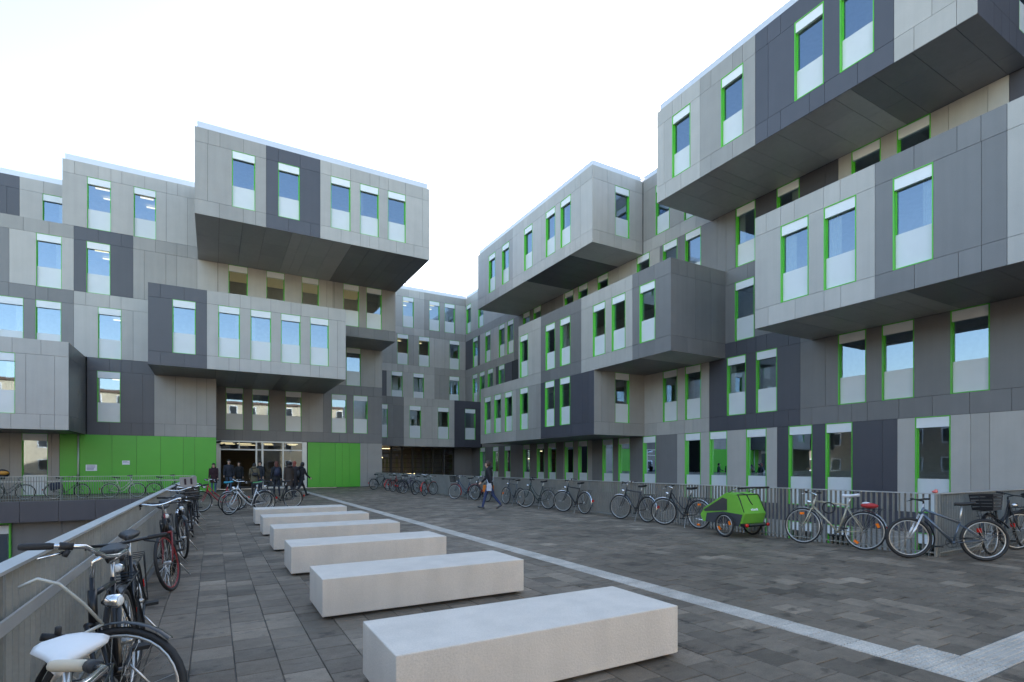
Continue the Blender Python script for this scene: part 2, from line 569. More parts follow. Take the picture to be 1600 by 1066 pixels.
# ------------------------------------------------------------------ the building
# Each surface: wing, name, axis, plane, rows; a row is (z0, z1, boards [(from, to, tone)], windows [(centre, kind)], extra joints).
# axis 'y': the plane y = c facing -y, lengths along x; axis 'x': the plane x = c facing -x, lengths along y.
SURFACES = [
 ('left', 'R4', 'y', 39.3, [
   (14.25,17,[(-12.04,-9.45,'D'),(-9.45,-6,'L')],[(-7.95,'')],[]),
   (17,17.7,[(-12.04,-9.45,'D'),(-9.45,-6,'L')],[],[]),
 ]),
 ('left', 'P4', 'y', 35.83, [
   (14.25,17,[(-6.93,-0.8,'L')],[(-5.38,'l'),(-3.34,'l')],[-2.34,-1.31]),
   (17,17.7,[(-6.93,-0.8,'L')],[],[-6.42,-5.42,-4.87,-4.39,-3.35,-2.32,-1.8]),
 ]),
 ('left', 'P3', 'y', 35.83, [
   (13.55,14.25,[(-10.98,-6.45,'K'),(-6.45,-3.88,'D'),(-3.88,-0.8,'K')],[],[-8.47,-7.46,-5.42,-4.42,-2.85,-1.83,-1.31]),
   (10.8,13.55,[(-10.98,-9.01,'M'),(-9.01,-6.45,'L'),(-6.45,-3.88,'D'),(-3.88,-0.84,'K'),(-0.84,6.77,'L'),(6.77,10.95,'K')],[(-7.46,''),(-5.41,'l'),(1.29,'y'),(3.35,'y'),(5.39,'y'),(7.95,'y'),(9.47,'')],[-3.37,-2.36,-1.84,0.21,0.23,6.39,6.89]),
   (10.1,10.8,[(-10.98,-6.45,'M'),(-6.45,-3.09,'L'),(7.38,10.95,'M')],[],[-9.02,-8,-7.5,-5.95,-4.92,-4.42,7.92,8.44,9.46,10.45]),
 ]),
 ('left', 'P2', 'y', 35.83, [
   (7.35,10.1,[(-10.98,-6.45,'M'),(-6.45,-2.91,'L')],[(-8.98,''),(-7.48,''),(-4.92,'l')],[-3.88]),
   (6.65,7.35,[(-5.9,-2.91,'D')],[],[-5.98,-4.94,-4.42,-3.93]),
 ]),
 ('left', 'P1', 'y', 35.83, [
   (3.9,6.65,[(-5.9,-2.91,'D'),(-2.91,0.14,'K')],[(-4.96,'l')],[-3.44,-1.9,-0.85,-0.35]),
   (3.2,3.9,[(-5.9,-2.91,'D'),(-2.91,0.14,'K')],[],[-4.94,-3.96,-3.44,-2.41,-1.37,-0.87]),
 ]),
 ('left', 'P0', 'y', 35.83, [
   (0,3.2,[(-10.98,-7.04,'K')],[(-8.02,'')],[-8.99,-7.37]),
 ]),
 ('left', 'LC', 'y', 32, [
   (3.2,3.9,[(-9.9,-5.95,'L')],[],[-7.99,-6.98,-6.46]),
   (3.9,6.65,[(-9.9,-5.95,'L')],[(-8.36,'')],[-7.48,-6.46]),
   (6.65,7.35,[(-9.9,-5.95,'L')],[],[-7.95,-6.95]),
 ]),
 ('left', 'LB', 'y', 32.3, [
   (6.65,7.35,[(-2.89,-0.31,'D'),(-0.31,6.85,'L')],[],[-2.36,-1.33,0.72,1.23,2.28,2.78,3.82,4.85,5.36,6.38]),
   (7.35,10.1,[(-2.89,-0.31,'D'),(-0.31,6.85,'L')],[(-1.33,''),(0.73,''),(2.28,''),(3.81,''),(5.36,'')],[5.85,6.38]),
   (10.1,10.8,[(-2.89,-0.31,'D'),(-0.31,6.85,'L')],[],[-2.36,-1.33,0.72,1.26,1.78,2.78,3.82,4.36,5.85]),
 ]),
 ('left', 'LA', 'y', 29.36, [
   (13.55,14.25,[(-0.79,2.31,'K'),(2.31,4.91,'D'),(4.91,11,'L')],[],[0.24,1.28,1.83,3.36,4.43,5.98,7,7.51,8.02,9.02,10.06]),
   (14.25,17,[(-0.79,2.31,'K'),(2.31,4.91,'D'),(4.91,11,'L')],[(1.3,''),(3.38,''),(5.96,''),(7.5,''),(9.05,'')],[-0.25,10.56]),
   (17,17.7,[(-0.79,2.31,'K'),(2.31,4.91,'D'),(4.91,11,'L')],[],[-0.23,0.27,1.3,2.88,3.92,5.46,6.48,7.53,8.04,8.56,9.56,10.56]),
 ]),
 ('left', 'M', 'y', 39.18, [
   (3.2,3.9,[(0.14,6.75,'M'),(6.75,10.95,'M')],[],[1.2,1.67,2.74,3.75,4.77,5.29,7.87,8.43,9.29]),
   (3.9,6.65,[(0.14,5.27,'M'),(5.27,6.75,'K'),(6.75,10.95,'M')],[(1.2,''),(2.75,''),(4.8,''),(7.84,''),(9.36,'')],[5.81]),
   (6.65,7.35,[(0.14,10.95,'M')],[],[7.21,7.87,8.89,9.41,10.29]),
   (7.35,10.1,[(6,10.95,'K')],[(8.86,'y')],[10.41]),
 ]),
 ('back', 'BK', 'y', 47, [
   (7.35,10.1,[(10.95,13.54,'D'),(13.54,18.11,'L'),(18.11,21.3,'K')],[(14.51,''),(16.55,''),(20.12,'')],[]),
   (10.1,10.8,[(10.95,18.11,'L'),(18.11,21.3,'K')],[],[]),
   (10.8,13.55,[(10.95,16.05,'K'),(16.05,16.6,'K'),(16.6,21.3,'L')],[(15.04,'l'),(17.09,'l'),(20.14,'')],[]),
   (13.55,14.25,[(10.95,17.1,'L'),(17.1,21.3,'K')],[],[]),
   (14.25,17,[(10.95,17.1,'L'),(17.1,20.26,'K'),(20.26,21.3,'L')],[(15.56,'l'),(18.1,'l'),(19.65,'')],[]),
   (17,17.7,[(10.95,17.1,'L'),(17.1,21.3,'K')],[],[]),
 ]),
 ('back', 'BA', 'y', 43.4, [
   (3.2,3.9,[(10.95,13.98,'M'),(13.98,18.59,'L'),(18.59,21.2,'D')],[],[]),
   (3.9,6.65,[(10.95,13.98,'M'),(13.98,18.59,'L'),(18.59,21.2,'D')],[(12.09,''),(14.98,''),(17.55,''),(20.13,'')],[]),
   (6.65,7.35,[(10.95,13.98,'M'),(13.98,18.59,'L'),(18.59,21.2,'D')],[],[]),
 ]),
 ('right', 'S4', 'x', 21.3, [
   (14.25,17,[(-7,6.2,'D'),(17.9,22.6,'K'),(36.7,47,'L')],[(19.09,''),(21.12,''),(43.64,''),(46.29,'o')],[]),
   (17,17.7,[(-7,6.2,'D'),(17.9,22.6,'K'),(36.7,47,'L')],[],[]),
 ]),
 ('right', 'S3', 'x', 21.3, [
   (13.55,14.25,[(-7,6.2,'D'),(17.8,22.6,'L'),(36.7,47,'K')],[],[]),
   (10.8,13.55,[(-7,6.69,'D'),(6.69,11.8,'L'),(11.8,16.5,'D'),(16.5,19.9,'M'),(19.9,21.32,'M'),(21.32,30.53,'L'),(30.53,37.5,'M'),(37.5,43.81,'L'),(43.81,47.14,'D')],[(9.25,''),(10.8,''),(13.89,''),(15.96,'o'),(19.02,''),(20.58,''),(22.62,''),(26.2,''),(28.25,''),(29.84,''),(33.94,''),(35.53,''),(38.09,''),(39.59,''),(42.2,'o'),(44.8,'o')],[]),
   (10.1,10.8,[(-7,8,'D'),(14.82,16.96,'M'),(16.96,37.5,'M'),(37.5,47,'K')],[],[]),
 ]),
 ('right', 'S2', 'x', 21.3, [
   (7.35,10.1,[(12.04,17.93,'M'),(30,31,'K'),(37.82,40.68,'D'),(40.68,47,'K')],[(16.01,''),(39.63,''),(41.72,''),(43.34,''),(44.87,'')],[]),
   (6.65,7.35,[(12.29,13.35,'M'),(13.35,17.93,'D'),(36,47,'K')],[],[]),
 ]),
 ('right', 'S1', 'x', 21.3, [
   (3.9,6.65,[(-7,13.35,'M'),(13.35,18,'D'),(18,23.5,'L'),(36.2,43.4,'K')],[(7.67,''),(9.74,''),(11.3,''),(14.9,''),(16.45,''),(19.02,''),(20.58,'')],[12.3,22.07]),
   (3.2,3.9,[(-7,13.35,'M'),(13.35,18,'D'),(18,23.5,'L'),(36.2,43.4,'K')],[],[6.63,7.67,8.69,9.7,10.75,11.3,11.81,12.85,13.87,14.55,15.4,15.98,16.92,19.02,19.56,20.53]),
 ]),
 ('right', 'G', 'x', 21.3, [
   (-0.1,3.2,[(-7,9.75,'L'),(9.75,14.39,'D'),(14.39,20.08,'L'),(20.08,27.29,'M'),(27.29,30.53,'K'),(30.53,47,'M')],[(8.69,'g'),(11.79,'g'),(13.35,'g'),(15.41,'g'),(17.47,'g'),(19.04,'g'),(22.13,'g'),(24.23,'g'),(25.73,'g'),(28.28,'g'),(29.84,'g'),(31.94,'g'),(33.49,'g'),(35.53,'g'),(38.59,'g'),(40.71,'g'),(43.28,'g')],[7.16,7.64,10.24]),
   (-0.8,-0.1,[(-7,47,'D')],[],[]),
   (-3.55,-0.8,[(-7,22.87,'K'),(22.87,47,'M')],[(8.69,''),(11.79,''),(13.35,''),(15.41,'')],[]),
 ]),
 ('right', 'RB', 'x', 17.7, [
   (13.55,14.25,[(22.65,31.34,'L'),(31.34,36.8,'K')],[],[]),
   (14.25,17,[(22.65,31.34,'L'),(31.34,36.8,'K')],[(25.13,''),(26.71,''),(29.3,''),(32.36,''),(34.41,'')],[]),
   (17,17.7,[(22.65,31.34,'L'),(31.34,36.8,'K')],[],[]),
 ]),
 ('right', 'RBf', 'y', 22.65, [
   (13.55,14.25,[(17.7,21.3,'L')],[],[]),
   (14.25,17,[(17.7,21.3,'L')],[(19.8,'s')],[18.78]),
   (17,17.7,[(17.7,21.3,'L')],[],[]),
 ]),
 ('right', 'RA', 'x', 17.7, [
   (13.55,14.25,[(6.2,8.19,'L'),(8.19,12.84,'D'),(12.84,15.43,'K'),(15.43,17.9,'L')],[],[6.66,7.67,9.22,10.25,10.77,11.82,12.34,13.84,14.87,16.47,17.38]),
   (14.25,17,[(6.2,8.19,'L'),(8.19,12.84,'D'),(12.84,15.43,'K'),(15.43,17.9,'L')],[(9.25,''),(10.79,''),(13.87,''),(16.46,'')],[12.31,17.46]),
   (17,17.7,[(6.2,8.19,'L'),(8.19,12.84,'D'),(12.84,15.43,'K'),(15.43,17.9,'L')],[],[11.82,12.34,13.39,13.84,14.87,16.43,16.96]),
 ]),
 ('right', 'RAf', 'y', 6.2, [
   (13.55,14.25,[(17.7,21.3,'D')],[],[]),
   (14.25,17,[(17.7,21.3,'D')],[(20.98,'s')],[]),
   (17,17.7,[(17.7,21.3,'D')],[],[]),
 ]),
 ('right', 'RC', 'x', 17.7, [
   (6.65,7.35,[(17.05,19.53,'M'),(19.53,23.64,'L'),(23.64,27.79,'M'),(27.79,30.55,'L')],[],[]),
   (7.35,10.1,[(17.05,19.53,'M'),(19.53,23.64,'L'),(23.64,27.79,'M'),(27.79,30.55,'L')],[(18.52,''),(20.55,''),(22.09,''),(25.18,''),(26.73,''),(29.84,'')],[]),
   (10.1,10.8,[(17.05,19.53,'M'),(19.53,23.64,'L'),(23.64,27.79,'M'),(27.79,30.55,'L')],[],[]),
 ]),
 ('right', 'RCf', 'y', 17.05, [
   (6.65,7.35,[(17.7,21.3,'M')],[],[]),
   (7.35,10.1,[(17.7,21.3,'M')],[],[19.28]),
   (10.1,10.8,[(17.7,21.3,'M')],[],[]),
 ]),
 ('right', 'RE', 'x', 17.7, [
   (3.2,3.9,[(22.5,27.79,'D'),(27.79,30.9,'K'),(30.9,36.3,'L')],[],[]),
   (3.9,6.65,[(22.5,27.79,'D'),(27.79,30.9,'K'),(30.9,36.3,'L')],[(25.2,''),(26.79,''),(29.84,''),(31.93,'o'),(33.52,''),(35.09,'')],[]),
   (6.65,7.35,[(30.55,36.3,'L')],[],[]),
 ]),
 ('right', 'REf', 'y', 22.5, [
   (3.2,3.9,[(17.7,21.3,'K')],[],[]),
   (3.9,6.65,[(17.7,21.3,'K')],[(19.67,'s')],[18.21]),
 ]),
 ('right', 'RD', 'x', 17.7, [
   (6.65,7.35,[(-7,5.6,'L'),(5.6,8.71,'M'),(8.71,12.85,'L')],[],[6.12,6.62,7.66,9.73,10.27,11.28,12.31]),
   (7.35,10.1,[(-7,5.6,'L'),(5.6,8.71,'M'),(8.71,12.85,'L')],[(7.71,''),(9.77,''),(11.31,'')],[6.12]),
   (10.1,10.8,[(-7,5.6,'L'),(5.6,8.71,'M'),(8.71,12.85,'L')],[],[6.13,6.65,7.67,9.75,10.28,11.31,11.82,12.39]),
 ]),
]

# projecting boxes: wing, axis, plane, from, to, depth, z0, z1, soffit boards, closed ends (low, high)
BOXES = [
 ('left', 'y', 29.36, -0.79, 11.0, 6.5, 13.55, 17.7, [(-0.79, 3.55, 'K'), (3.55, 6.55, 'L'), (6.55, 11.0, 'M')], (1, 1)),
 ('left', 'y', 32.3, -2.89, 6.85, 6.9, 6.65, 10.8, [(-2.89, 0.1, 'M'), (0.1, 3.4, 'K'), (3.4, 6.85, 'M')], (1, 1)),
 ('left', 'y', 32.0, -14.2, -5.95, 3.9, 3.2, 7.35, [(-14.2, -9.0, 'M'), (-9.0, -5.95, 'M')], (1, 0)),
 ('left', 'y', 35.83, -14.2, 10.95, 3.5, 10.1, 14.25, [(-2.9, 6.9, 'K'), (6.9, 10.95, 'K')], (1, 1)),
 ('left', 'y', 35.83, -6.93, -0.80, 3.5, 14.25, 17.7, [], (1, 0)),
 ('left', 'y', 39.3, -16, 10.95, 10.0, 14.25, 17.7, [], (1, 1)),
 ('left', 'y', 39.18, 0.14, 10.95, 9.0, 3.2, 10.1, [], (1, 1)),
 ('back', 'y', 47.0, 10.95, 26, 9.0, 7.3, 17.7, [], (1, 1)),
 ('back', 'y', 43.4, 10.95, 21.2, 3.6, 3.2, 7.35, [(10.95, 15.0, 'M'), (15.0, 21.2, 'D')], (1, 1)),
 ('right', 'x', 21.3, -7, 47.0, 12.0, 13.6, 17.7, [], (1, 1)),
 ('right', 'x', 17.7, 22.65, 36.8, 3.6, 13.55, 17.7, [(22.65, 24.75, 'L'), (24.75, 29.6, 'D'), (29.6, 36.8, 'L')], (0, 1)),
 ('right', 'x', 17.7, 6.2, 17.9, 3.6, 13.55, 17.7, [(6.2, 9.45, 'M'), (9.45, 14.6, 'L'), (14.6, 17.9, 'L')], (0, 1)),
 ('right', 'x', 17.7, 17.05, 30.55, 3.6, 6.65, 10.8, [(17.05, 19.0, 'L'), (19.0, 30.55, 'M')], (1, 1)),
 ('right', 'x', 17.7, 22.5, 36.3, 3.6, 3.2, 7.35, [(22.5, 36.3, 'M')], (0, 1)),
 ('right', 'x', 17.7, -7, 12.85, 3.6, 6.65, 10.8, [(-7, 7.9, 'M'), (7.9, 12.85, 'L')], (1, 1)),
]
WING = {
 'left': thing('left_wing', 'grey board-clad building on the left with stacked overhanging boxes and green panels at its entrance', 'building', (2, 39, 0)),
 'back': thing('back_wing', 'narrow grey-clad building at the far end of the square, between the left and right wings', 'building', (16, 47, 0)),
 'right': thing('right_wing', 'long grey board-clad building on the right with overhanging boxes and bright green window reveals', 'building', (21.3, 20, 0)),
}
WORG = {k: o.location.copy() for k, o in WING.items()}
bpy.context.view_layer.update()

def P(ax, c, a, dp, z):
    return (a, c + dp, z) if ax == 'y' else ((c + dp, a, z) if ax == 'x' else (c - dp, a, z))
def abox(mb, ax, c, a0, a1, d0, d1, z0, z1, mi=0):
    p, q = P(ax, c, a0, d0, z0), P(ax, c, a1, d1, z1)
    mb.box(min(p[0], q[0]), max(p[0], q[0]), min(p[1], q[1]), max(p[1], q[1]), z0, z1, mi)

unit = MB().box(-0.5, 0.5, -0.5, 0.5, -0.5, 0.5)
UNIT = {t: unit.mesh('board', TONE[t]) for t in TONE}
UGREEN = unit.mesh('green_board', M_GREENP)
pieces = {}                                   # (wing, name) -> [(size, mesh, location, scale)]
def piece(wing, name, me, ax, c, a0, a1, d0, d1, z0, z1):
    p, q = P(ax, c, a0, d0, z0), P(ax, c, a1, d1, z1)
    loc = Vector(((p[0] + q[0]) / 2, (p[1] + q[1]) / 2, (z0 + z1) / 2))
    scl = Vector((abs(p[0] - q[0]), abs(p[1] - q[1]), z1 - z0))
    d = max(loc.x * sy + loc.y * cy_, 1)
    r = loc.x * cy_ - loc.y * sy
    fr = 1.0 if abs(r) < d * 1.02 and (loc.z - 1.5) < d * 0.95 else 0.02
    sz = fr * max((a1 - a0) / d, (z1 - z0) / d)
    pieces.setdefault((wing, name), []).append((sz, me, loc, scl))

WINW, G = 1.02, 0.011
win_cache, walls, rooms = {}, {k: MB() for k in WING}, {k: MB() for k in WING}
def win_meshes(ax, z0, z1, kind):
    key = (ax, round(z1 - z0, 2), kind)
    if key in win_cache:
        return win_cache[key]
    w, hgt = WINW / 2, z1 - z0
    dp = 0.175
    fr = MB()
    def B(mb, a0, a1, d0, d1, b0, b1):
        abox(mb, ax, 0.0, a0, a1, d0, d1, b0, b1)
    t = 0.028 if ax == 'x' else 0.017
    pr = -0.006 if ax == 'x' else 0.004
    B(fr, -w, -w + t, pr, dp, 0, hgt)
    B(fr, w - t, w, pr, dp, 0, hgt)
    B(fr, -w + t, w - t, pr, dp, hgt - t, hgt)
    B(fr, -w + t, w - t, pr, dp, 0, t)
    s = 0.03
    B(fr, -w + t, -w + t + s, dp - 0.05, dp - 0.002, t, hgt - t)
    B(fr, w - t - s, w - t, dp - 0.05, dp - 0.002, t, hgt - t)
    bl, sp = MB(), MB()
    zb = hgt - 0.37
    zs = 1.06 if kind != 'g' else 1.17
    B(bl, -w + t + 0.004, w - t - 0.004, 0.02, dp - 0.055, zb, hgt - t - 0.004)
    B(sp, -w + t + 0.004, w - t - 0.004, 0.10, 0.14, t + 0.004, zs)
    pn = MB()
    p = [P(ax, 0.0, -w + t, 0.135, zs - 0.01), P(ax, 0.0, w - t, 0.135, zs - 0.01), P(ax, 0.0, w - t, 0.135, zb + 0.01), P(ax, 0.0, -w + t, 0.135, zb + 0.01)]
    pn.add(p, [(0, 1, 2, 3)])
    win_cache[key] = (fr.mesh('window', M_GREENF), bl.mesh('blind_box', M_BLIND), sp.mesh('white_panel', M_SPAN), pn.mesh('pane', M_GLASS),)
    return win_cache[key]
def curtain_mesh(ax, hgt, side, wdt, low):
    key = ('curtain', ax, hgt, side, wdt, low)
    if key not in win_cache:
        mb = MB()
        n = 10
        vs = []
        for i in range(n + 1):
            a = side * (0.47 - wdt * i / n)
            d = 0.25 + (0.025 if i % 2 else -0.02)
            for z in (1.0, hgt - 0.3):
                vs.append(P(ax, 0.0, a, d, z))
        mb.add(vs, [(2 * i, 2 * i + 2, 2 * i + 3, 2 * i + 1) for i in range(n)])
        win_cache[key] = mb.mesh('curtain', M_CURT)
    return win_cache[key]
def add_window(wing, ax, c, m, z0, z1, kind):
    par = WING[wing]
    ms = win_meshes(ax, z0, z1, 'g' if kind == 'g' else '')
    wloc = Vector(P(ax, c, m, 0, z0))
    o = link('window', ms[0], par)
    o.location = wloc - WORG[wing]
    link('blind_box', ms[1], o)
    link('white_panel', ms[2], o)
    pn = link('pane', ms[3], o)
    rc = random.Random(m * 7.3 + z0 * 3.1 + c)
    if kind not in ('l', 'y') and rc.random() < 0.5:      # drawn-back curtain behind the glass, also imitates the reveal's pale reflection
        side = rc.choice((-1, 1))
        wdt = rc.choice((0.16, 0.22, 0.30, 0.42))
        cme = curtain_mesh(ax, round(z1 - z0, 2), side, wdt, kind == 'g')
        link('curtain', cme, o)
    if kind in ('l', 'y'):
        lm = MB()
        if kind == 'l':
            abox(lm, ax, c, m - 0.30, m + 0.32, 0.9, 1.0, z1 - 0.16, z1 - 0.11)
            abox(lm, ax, c, m - 0.12, m + 0.50, 2.1, 2.2, z1 - 0.16, z1 - 0.11)
        else:
            abox(lm, ax, c, m - 0.55, m + 0.95, 0.35, 2.9, z1 - 0.10, z1 - 0.05)  # no lamp: faintly glowing slab imitates the lit ceiling
        l = lm.build('ceiling_lamp_or_glow', M_LAMP if kind == 'l' else M_GLOW, par)
        l.location = -WORG[wing]

def cuts_for(a0, a1, joints, rnd):
    """board edges between a0 and a1: the joints seen, else boards of one or two modules"""
    cs = [a0] + [j for j in joints if a0 + 0.08 < j < a1 - 0.08] + [a1]
    if len(joints) == 0:
        cs = [a0]
        x = a0
        while a1 - x > 1.35:
            x += rnd.choice([0.515, 1.03, 1.03])
            if a1 - x > 0.3:
                cs.append(x)
        cs.append(a1)
    else:
        out = [cs[0]]
        for q in cs[1:]:
            while q - out[-1] > 1.9:
                out.append(out[-1] + 1.03)
            out.append(q)
        cs = out
    return cs

for wing, name, ax, c, rows in SURFACES:
    rnd = random.Random(name)
    for (z0, z1, segs, wins, joints) in rows:
        band = z1 - z0 < 1.0
        wins = list(wins)
        wl = [(m - WINW / 2, m + WINW / 2) for m, k in wins]
        lo, hi = min(s[0] for s in segs), max(s[1] for s in segs)
        # backing wall with the window openings left out
        edges = [lo] + [e for w in wl for e in (w[0], w[1])] + [hi]
        for i in range(0, len(edges), 2):
            if edges[i + 1] - edges[i] > 0.01:
                abox(walls[wing], ax, c, edges[i] + (0.036 if i == 0 else 0), edges[i + 1] - (0.036 if i == len(edges) - 2 else 0), 0.034, 0.17, z0 + (0.036 if band else 0), z1)
        for m, k in wins:
            add_window(wing, ax, c, m, z0, z1, k)
        for (a0, a1, t) in segs:
            spans, x = [], a0
            for (w0, w1) in wl:
                if w1 <= a0 or w0 >= a1:
                    continue
                if w0 - x > 0.03:
                    spans.append((x, w0))
                x = max(x, w1)
            if a1 - x > 0.03:
                spans.append((x, a1))
            for (s0, s1) in spans:
                cs = cuts_for(s0, s1, joints, rnd)
                for u0, u1 in zip(cs[:-1], cs[1:]):
                    piece(wing, 'band_board' if band else 'facade_board', UNIT[t], ax, c, u0 + G / 2, u1 - G / 2, 0.0 + rnd.uniform(0, 0.003), 0.03, z0 + G / 2, z1 - G / 2)
        # rooms behind the windows
        if wins and not name.endswith('f'):
            ws = sorted(m for m, k in wins)
            grp = [[ws[0]]]
            for m in ws[1:]:
                if m - grp[-1][-1] > 3.2:
                    grp.append([m])
                else:
                    grp[-1].append(m)
            for gq in grp:
                a0, a1 = max(gq[0] - 1.1, lo + 0.2), min(gq[-1] + 1.1, hi - 0.2)
                dep = 3.1
                rm = rooms[wing]
                vs = [P(ax, c, a, d, z) for d in (0.172, dep) for (a, z) in ((a0, z0 + 0.012), (a1, z0 + 0.012), (a1, z1 - 0.012), (a0, z1 - 0.012))]
                rm.add(vs, [(4, 5, 6, 7), (0, 1, 5, 4), (1, 2, 6, 5), (2, 3, 7, 6), (3, 0, 4, 7)])
        elif wins:
            m = wins[0][0]
            vs = [P(ax, c, a, d, z) for d in (0.172, 1.4) for (a, z) in ((m - 0.7, z0 + 0.03), (m + 0.7, z0 + 0.03), (m + 0.7, z1 - 0.03), (m - 0.7, z1 - 0.03))]
            rooms[wing].add(vs, [(4, 5, 6, 7), (0, 1, 5, 4), (1, 2, 6, 5), (2, 3, 7, 6), (3, 0, 4, 7)])

# side of the low left box, seen from the square
for (z0, z1, nm) in ((3.2, 3.9, 'band_board'), (3.9, 6.65, 'facade_board'), (6.65, 7.35, 'band_board')):
    cs = [32.03, 33.06, 34.6, 35.83] if nm == 'band_board' else [32.03, 34.09, 35.83]
    for u0, u1 in zip(cs[:-1], cs[1:]):
        piece('left', nm, UNIT['M'], 'X', -5.95, u0 + G / 2, u1 - G / 2, 0, 0.03, z0 + G / 2, z1 - G / 2)
abox(walls['left'], 'X', -5.95, 32.05, 35.83, 0.034, 0.17, 3.2, 7.35)
# green cladding left of the entrance and the green doors right of it
gx = [-7.04, -6.25, -4.82, -3.72, -2.61, -1.52, -0.95, 0.14]
for u0, u1 in zip(gx[:-1], gx[1:]):
    piece('left', 'green_board', UGREEN, 'y', 35.83, u0 + G / 2, u1 - G / 2, 0, 0.03, 0.03, 3.195)
abox(walls['left'], 'y', 35.83, -7.04, 0.14, 0.034, 0.17, 0, 3.2)
gx = [5.72, 6.53, 7.58, 8.06, 8.59, 9.34]
for u0, u1 in zip(gx[:-1], gx[1:]):
    piece('left', 'green_board', UGREEN, 'y', 39.18, u0 + G / 2, u1 - G / 2, -0.02, 0.03, 0.03, 3.17)
abox(walls['left'], 'y', 39.18, 5.66, 10.95, 0.034, 0.17, 0, 3.2)
for u0, u1 in ((9.34, 9.85), (9.85, 10.95)):
    piece('left', 'facade_board', UNIT['K'], 'y', 39.18, u0 + G / 2, u1 - G / 2, 0, 0.03, 0.03, 3.19)

# boxes: soffit boards, roofs, closed ends, roof edges
caps = {k: MB() for k in WING}
roofs = {k: MB() for k in WING}
for (wing, ax, c, a0, a1, dep, z0, z1, sof, ends) in BOXES:
    rnd = random.Random(a0 + z0)
    for (s0, s1, t) in sof:
        cs = [s0]
        while s1 - cs[-1] > 1.5:
            cs.append(cs[-1] + rnd.choice([1.03, 1.03, 0.515]))
        cs[-1 if s1 - cs[-1] < 0.3 and len(cs) > 1 else len(cs):] = [s1]
        for u0, u1 in zip(cs[:-1], cs[1:]):
            ds = [0.03]
            while dep - ds[-1] > 3.4:
                ds.append(ds[-1] + rnd.choice([1.2, 2.0, 2.6]))
            ds.append(dep)
            for d0, d1 in zip(ds[:-1], ds[1:]):
                piece(wing, 'soffit_board', UNIT[t], ax, c, u0 + G / 2, u1 - G / 2, d0 + G / 2, d1 - G / 2, z0 + 0.002, z0 + 0.032)
    if sof:
        abox(walls[wing], ax, c, sof[0][0] + 0.04, sof[-1][1] - 0.04, 0.171, dep - 0.04, z0 + 0.036, z0 + 0.16)
    abox(roofs[wing], ax, c, a0 + 0.02, a1 - 0.02, 0.171, dep, z1 - 0.14, z1 - 0.02)
    if ends[0]:
        abox(walls[wing], ax, c, a0 + 0.012, a0 + 0.11, 0.035, dep, z0 + 0.04, z1 - 0.03)
    if ends[1]:
        abox(walls[wing], ax, c, a1 - 0.11, a1 - 0.012, 0.035, dep, z0 + 0.04, z1 - 0.03)
    if z1 > 17:
        abox(caps[wing], ax, c, a0 + 0.10, a1 - 0.10, 0.10, min(dep, 3.7) - 0.05, z1 - 0.05, z1 + 0.33)
# side of the left wing towards the far corner, back wall of the recess at ground level
walls['left'].box(10.78, 10.93, 39.36, 47.0, -3.6, 17.6)
walls['left'].box(0.02, 0.11, 35.9, 39.3, 0, 10.1)
walls['right'].box(20.5, 33, -7.2, -7.02, -3.6, 17.6)
# unseen solid cores added behind the rooms to keep sun from leaking through
walls['left'].box(-16, 10.7, 42.9, 49, 3.25, 17.5)
walls['left'].box(-16, -0.6, 39.3, 49, -3.6, 3.2)
walls['left'].box(-16.2, -16.02, 35.9, 49, -3.6, 17.5)
walls['back'].box(10.96, 33, 52.2, 56, -3.6, 17.5)
walls['back'].box(10.97, 33, 50.4, 52.19, 3.25, 17.5)
walls['right'].box(24.6, 33, -7, 52.1, -3.6, 17.5)
for k in WING:
    for mb, nm, m in ((walls[k], 'wall', M_JOINT), (rooms[k], 'room', M_ROOM), (roofs[k], 'roof', M_ROOF), (caps[k], 'roof_edge', M_CAP)):
        o = mb.build(nm, m, WING[k])
        o.location = -WORG[k]
for (wing, name), lst in pieces.items():
    lst.sort(key=lambda q: -q[0])
    for (sz, me, loc, scl) in lst[:298]:
        o = link(name, me, WING[wing])
        o.location = loc - WORG[wing]
        o.scale = scl
    if lst[298:]:
        mb, mats = MB(), []
        for (sz, me, loc, scl) in lst[298:]:
            m = me.materials[0]
            if m not in mats:
                mats.append(m)
            e = scl / 2
            mb.box(loc.x - e.x, loc.x + e.x, loc.y - e.y, loc.y + e.y, loc.z - e.z, loc.z + e.z, mats.index(m))
        o = mb.build(name + 's_small', mats, WING[wing], 'stuff')
        o.location = -WORG[wing]

